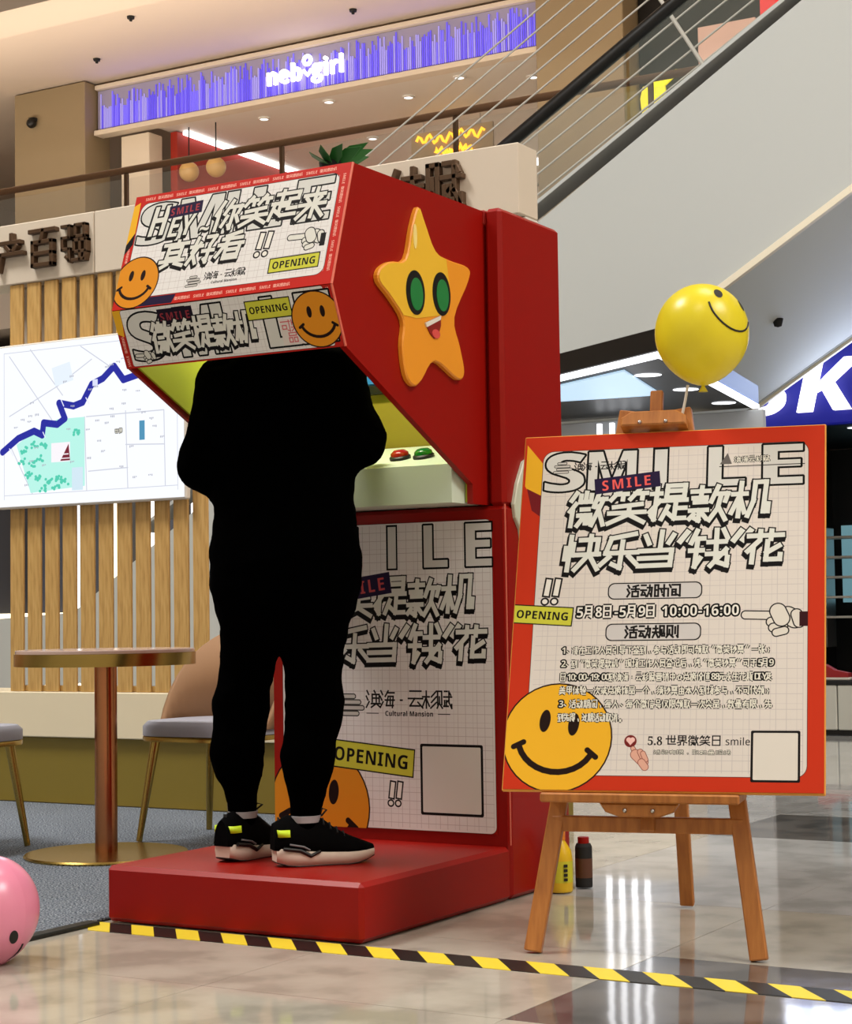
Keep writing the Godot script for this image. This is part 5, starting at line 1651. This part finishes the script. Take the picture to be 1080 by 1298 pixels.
# ------------------------------------------------------------------ easel with its board
func build_easel() -> void:
	var turn := deg_to_rad(13.25)
	var e := thing("easel", "orange brown wooden easel holding the large event poster", "easel", V(1.585, 0.004, 0.17), turn)
	var k := 0.2466
	var at := func(x: float, h: float) -> Vector3: return Vector3(x, h, -h * k)
	for s in [-1.0, 1.0]:
		obj("leg", beam(at.call(s * 0.284, 0.0), at.call(s * 0.075, 1.40), 0.044, 0.026), M.easel, e)
	obj("rear_leg", beam(Vector3(0.0, 1.36, -0.375), Vector3(-0.018, 0.004, -0.80), 0.04, 0.026), M.easel, e)
	obj("mast", beam(at.call(0.005, 0.30) + Vector3(0, 0, 0.012), at.call(0.005, 1.452) + Vector3(0, 0, 0.012), 0.034, 0.022), M.easel, e)
	obj("cross_bar", beam(at.call(-0.245, 0.315), at.call(0.245, 0.315), 0.040, 0.022), M.easel, e)
	# ledge carrying the board, with its half-round clamp
	part(e, "ledge", Vector3(0.0, 0.392, -0.035), Vector3(0.50, 0.024, 0.15), M.easel, 0.004)
	var half := PackedVector2Array([Vector2(-0.10, 0.0), Vector2(-0.085, -0.022), Vector2(-0.05, -0.034), Vector2(0.05, -0.034), Vector2(0.085, -0.022), Vector2(0.10, 0.0)])
	obj("clamp", slab(half, 0.03, Transform3D(Basis(), Vector3(0, 0.379, 0.0)), 0.004), M.easel, e)
	for s in [-0.035, 0.035]:
		obj("screw", lathe([[0.0, 0.0], [0.006, 0.0], [0.004, 0.005], [0.0, 0.006]], 12), M.steel, e, Vector3(s, 0.362, 0.031), Vector3(PI / 2, 0, 0))
	# upper clamp
	var lean := 0.33
	var top := Vector3(0.0526, 0.407 + 0.984 * cos(lean), 0.032 - 0.984 * sin(lean))
	var dome := PackedVector2Array([Vector2(-0.088, -0.012), Vector2(-0.088, 0.012), Vector2(-0.06, 0.030), Vector2(0.06, 0.030), Vector2(0.088, 0.012), Vector2(0.088, -0.012)])
	obj("clamp", slab(dome, 0.05, Transform3D(Basis(Vector3.RIGHT, -lean), Vector3(0.005, top.y + 0.012, top.z - 0.03)), 0.004), M.easel, e)
	for s in [-0.035, 0.035]:
		obj("screw", lathe([[0.0, 0.0], [0.006, 0.0], [0.004, 0.005], [0.0, 0.006]], 12), M.steel, e, Vector3(0.005 + s, top.y + 0.024, top.z + 0.022), Vector3(PI / 2 - lean, 0, 0))
	# the board itself
	var p := thing("event_poster", "large red-bordered poster board with smile title, dates and smiley", "poster", e.position + Vector3(0.0526, 0.407, 0.032).rotated(Vector3.UP, turn), turn)
	var basis := Basis(Vector3.RIGHT, -lean)
	obj("board", box(Vector3(0.8075, 0.984, 0.012), 0.002), M.board_edge, p, basis * Vector3(0, 0.492, -0.008), Vector3(-lean, 0, 0))
	obj("print", sheet(basis * Vector3(-0.4005, 0.980, 0.0005), basis * Vector3(0.801, 0, 0), basis * Vector3(0, -0.976, 0), 0.001), printed(print_easel_poster(), 0.55), p)

func build_small_things() -> void:
	# striped tape along the floor in front of the booth
	var t := thing("hazard_tape", "yellow and black striped warning tape stuck along the tiled floor", "floor tape", V(0.04, 0.0002, -0.065))
	for i in 42:
		var x := i * 0.078
		var w := PackedVector2Array([Vector2(x, -0.06), Vector2(x + 0.078, -0.06), Vector2(x - 0.022, 0.06), Vector2(x - 0.10, 0.06)])
		obj("black_stripe" if i % 2 else "yellow_stripe", slab(w, 0.0012, Transform3D(Basis(Vector3.RIGHT, Vector3(0, 0, -1), Vector3.UP), Vector3.ZERO)), M.tape_black if i % 2 else M.tape_yellow, t)
	# yellow smiley balloon tied to the easel's top
	var c := V(1.638, 1.606, 0.522)
	var y := thing("balloon", "yellow smiley balloon tied to the top of the easel", "balloon", c, 0, "balloons")
	balloon(y, 0.126, M.balloon_yellow, Vector3(0.82, 0.36, 0.33).normalized(), -0.35)
	obj("string", tube([Vector3(-0.036, -0.140, 0.02), Vector3(-0.042, -0.18, 0.024), Vector3(-0.05, -0.222, 0.03)], [0.004], 8), M.white, y)
	# pink balloon on the floor
	var p := thing("balloon", "pink balloon with a dark eye dot on the floor at the left", "balloon", V(0.142, 0.1345, -0.622), 0, "balloons")
	balloon(p, 0.13, M.balloon_pink, Vector3(0.572, -0.66, 0.384).normalized(), 0.0)
	# bottles beside the cabinet
	var b := thing("detergent_bottle", "yellow plastic cleaner bottle beside the red cabinet", "bottle", V(0.925, 0.004, 1.045))
	obj("body", lathe([[0.0, 0.0], [0.036, 0.0], [0.038, 0.006], [0.038, 0.10], [0.034, 0.125], [0.016, 0.155], [0.014, 0.160]], 28), mat(Color(0.88, 0.72, 0.10), 0.3), b)
	obj("cap", lathe([[0.017, 0.158], [0.017, 0.185], [0.010, 0.195], [0.0, 0.195]], 20, false), mat(Color(0.86, 0.50, 0.12), 0.35), b)
	obj("label_band", lathe([[0.0386, 0.03], [0.0386, 0.095]], 28), mat(Color(0.80, 0.78, 0.18), 0.4), b)
	for i in 4:
		part(b, "label_mark", Vector3(0.0272 + 0.004, 0.04 + i * 0.014, 0.0265), Vector3(0.012, 0.009, 0.002), M.black, 0.0, Vector3(0, 0.8, 0))
	var d := thing("spray_can", "dark printed can standing behind the yellow cleaner bottle", "can", V(0.950, 0.004, 1.160))
	obj("body", lathe([[0.0, 0.0], [0.026, 0.0], [0.027, 0.004], [0.027, 0.125], [0.022, 0.135], [0.0, 0.137]], 24, false), M.dark_grey, d)
	obj("label_band", lathe([[0.0273, 0.03], [0.0273, 0.09]], 24), mat(Color(0.35, 0.20, 0.12), 0.5), d)
	obj("cap", lathe([[0.018, 0.136], [0.018, 0.155], [0.0, 0.157]], 20, false), M.red, d)

func balloon(parent: Node3D, r: float, m: Material, face: Vector3, tilt: float) -> void:
	var prof := []
	for i in 25:
		var a := PI * i / 24.0
		var y := -cos(a) * r * 1.05
		var x := sin(a) * r
		if a < 0.9:
			x *= 1.0 - 0.10 * (0.9 - a)
			y -= 0.012 * (0.9 - a)
		prof.append([x, y])
	obj("skin", lathe(prof, 48), m, parent)
	var knot: Array = prof[0]
	obj("knot", lathe([[0.004, 0.0], [0.006, -0.006], [0.013, -0.018], [0.0, -0.014]], 14), m, parent, Vector3(0, knot[1] + 0.002, 0))
	# printed eyes and mouth follow the skin
	var x := Vector3.UP.cross(face).normalized()
	x = x.rotated(face, tilt)
	var up := face.cross(x)
	var on := func(u: float, v: float, lift: float) -> Vector3:
		var d: Vector3 = (face + x * u + up * v).normalized()
		return Vector3(d.x * r, d.y * r * 1.05, d.z * r) * (1.0 + lift)
	for s in [-0.36, 0.36]:
		var st := SurfaceTool.new()
		st.begin(Mesh.PRIMITIVE_TRIANGLES)
		for i in 20:
			for k in [-1, i + 1, i]:
				var a: float = TAU * k / 20.0
				st.add_vertex(on.call(s, 0.34, 0.004) if k < 0 else on.call(s + 0.115 * cos(a), 0.34 + 0.17 * sin(a), 0.004))
		st.generate_normals()
		obj("eye", st.commit(), M.black, parent)
	var pts := []
	for i in 15:
		var a := PI * (0.06 + 0.88 * i / 14.0)
		pts.append(on.call(cos(a) * 0.66, -sin(a) * 0.62 + 0.12, 0.002))
	obj("mouth", tube(pts, [0.0028], 6), M.black, parent)
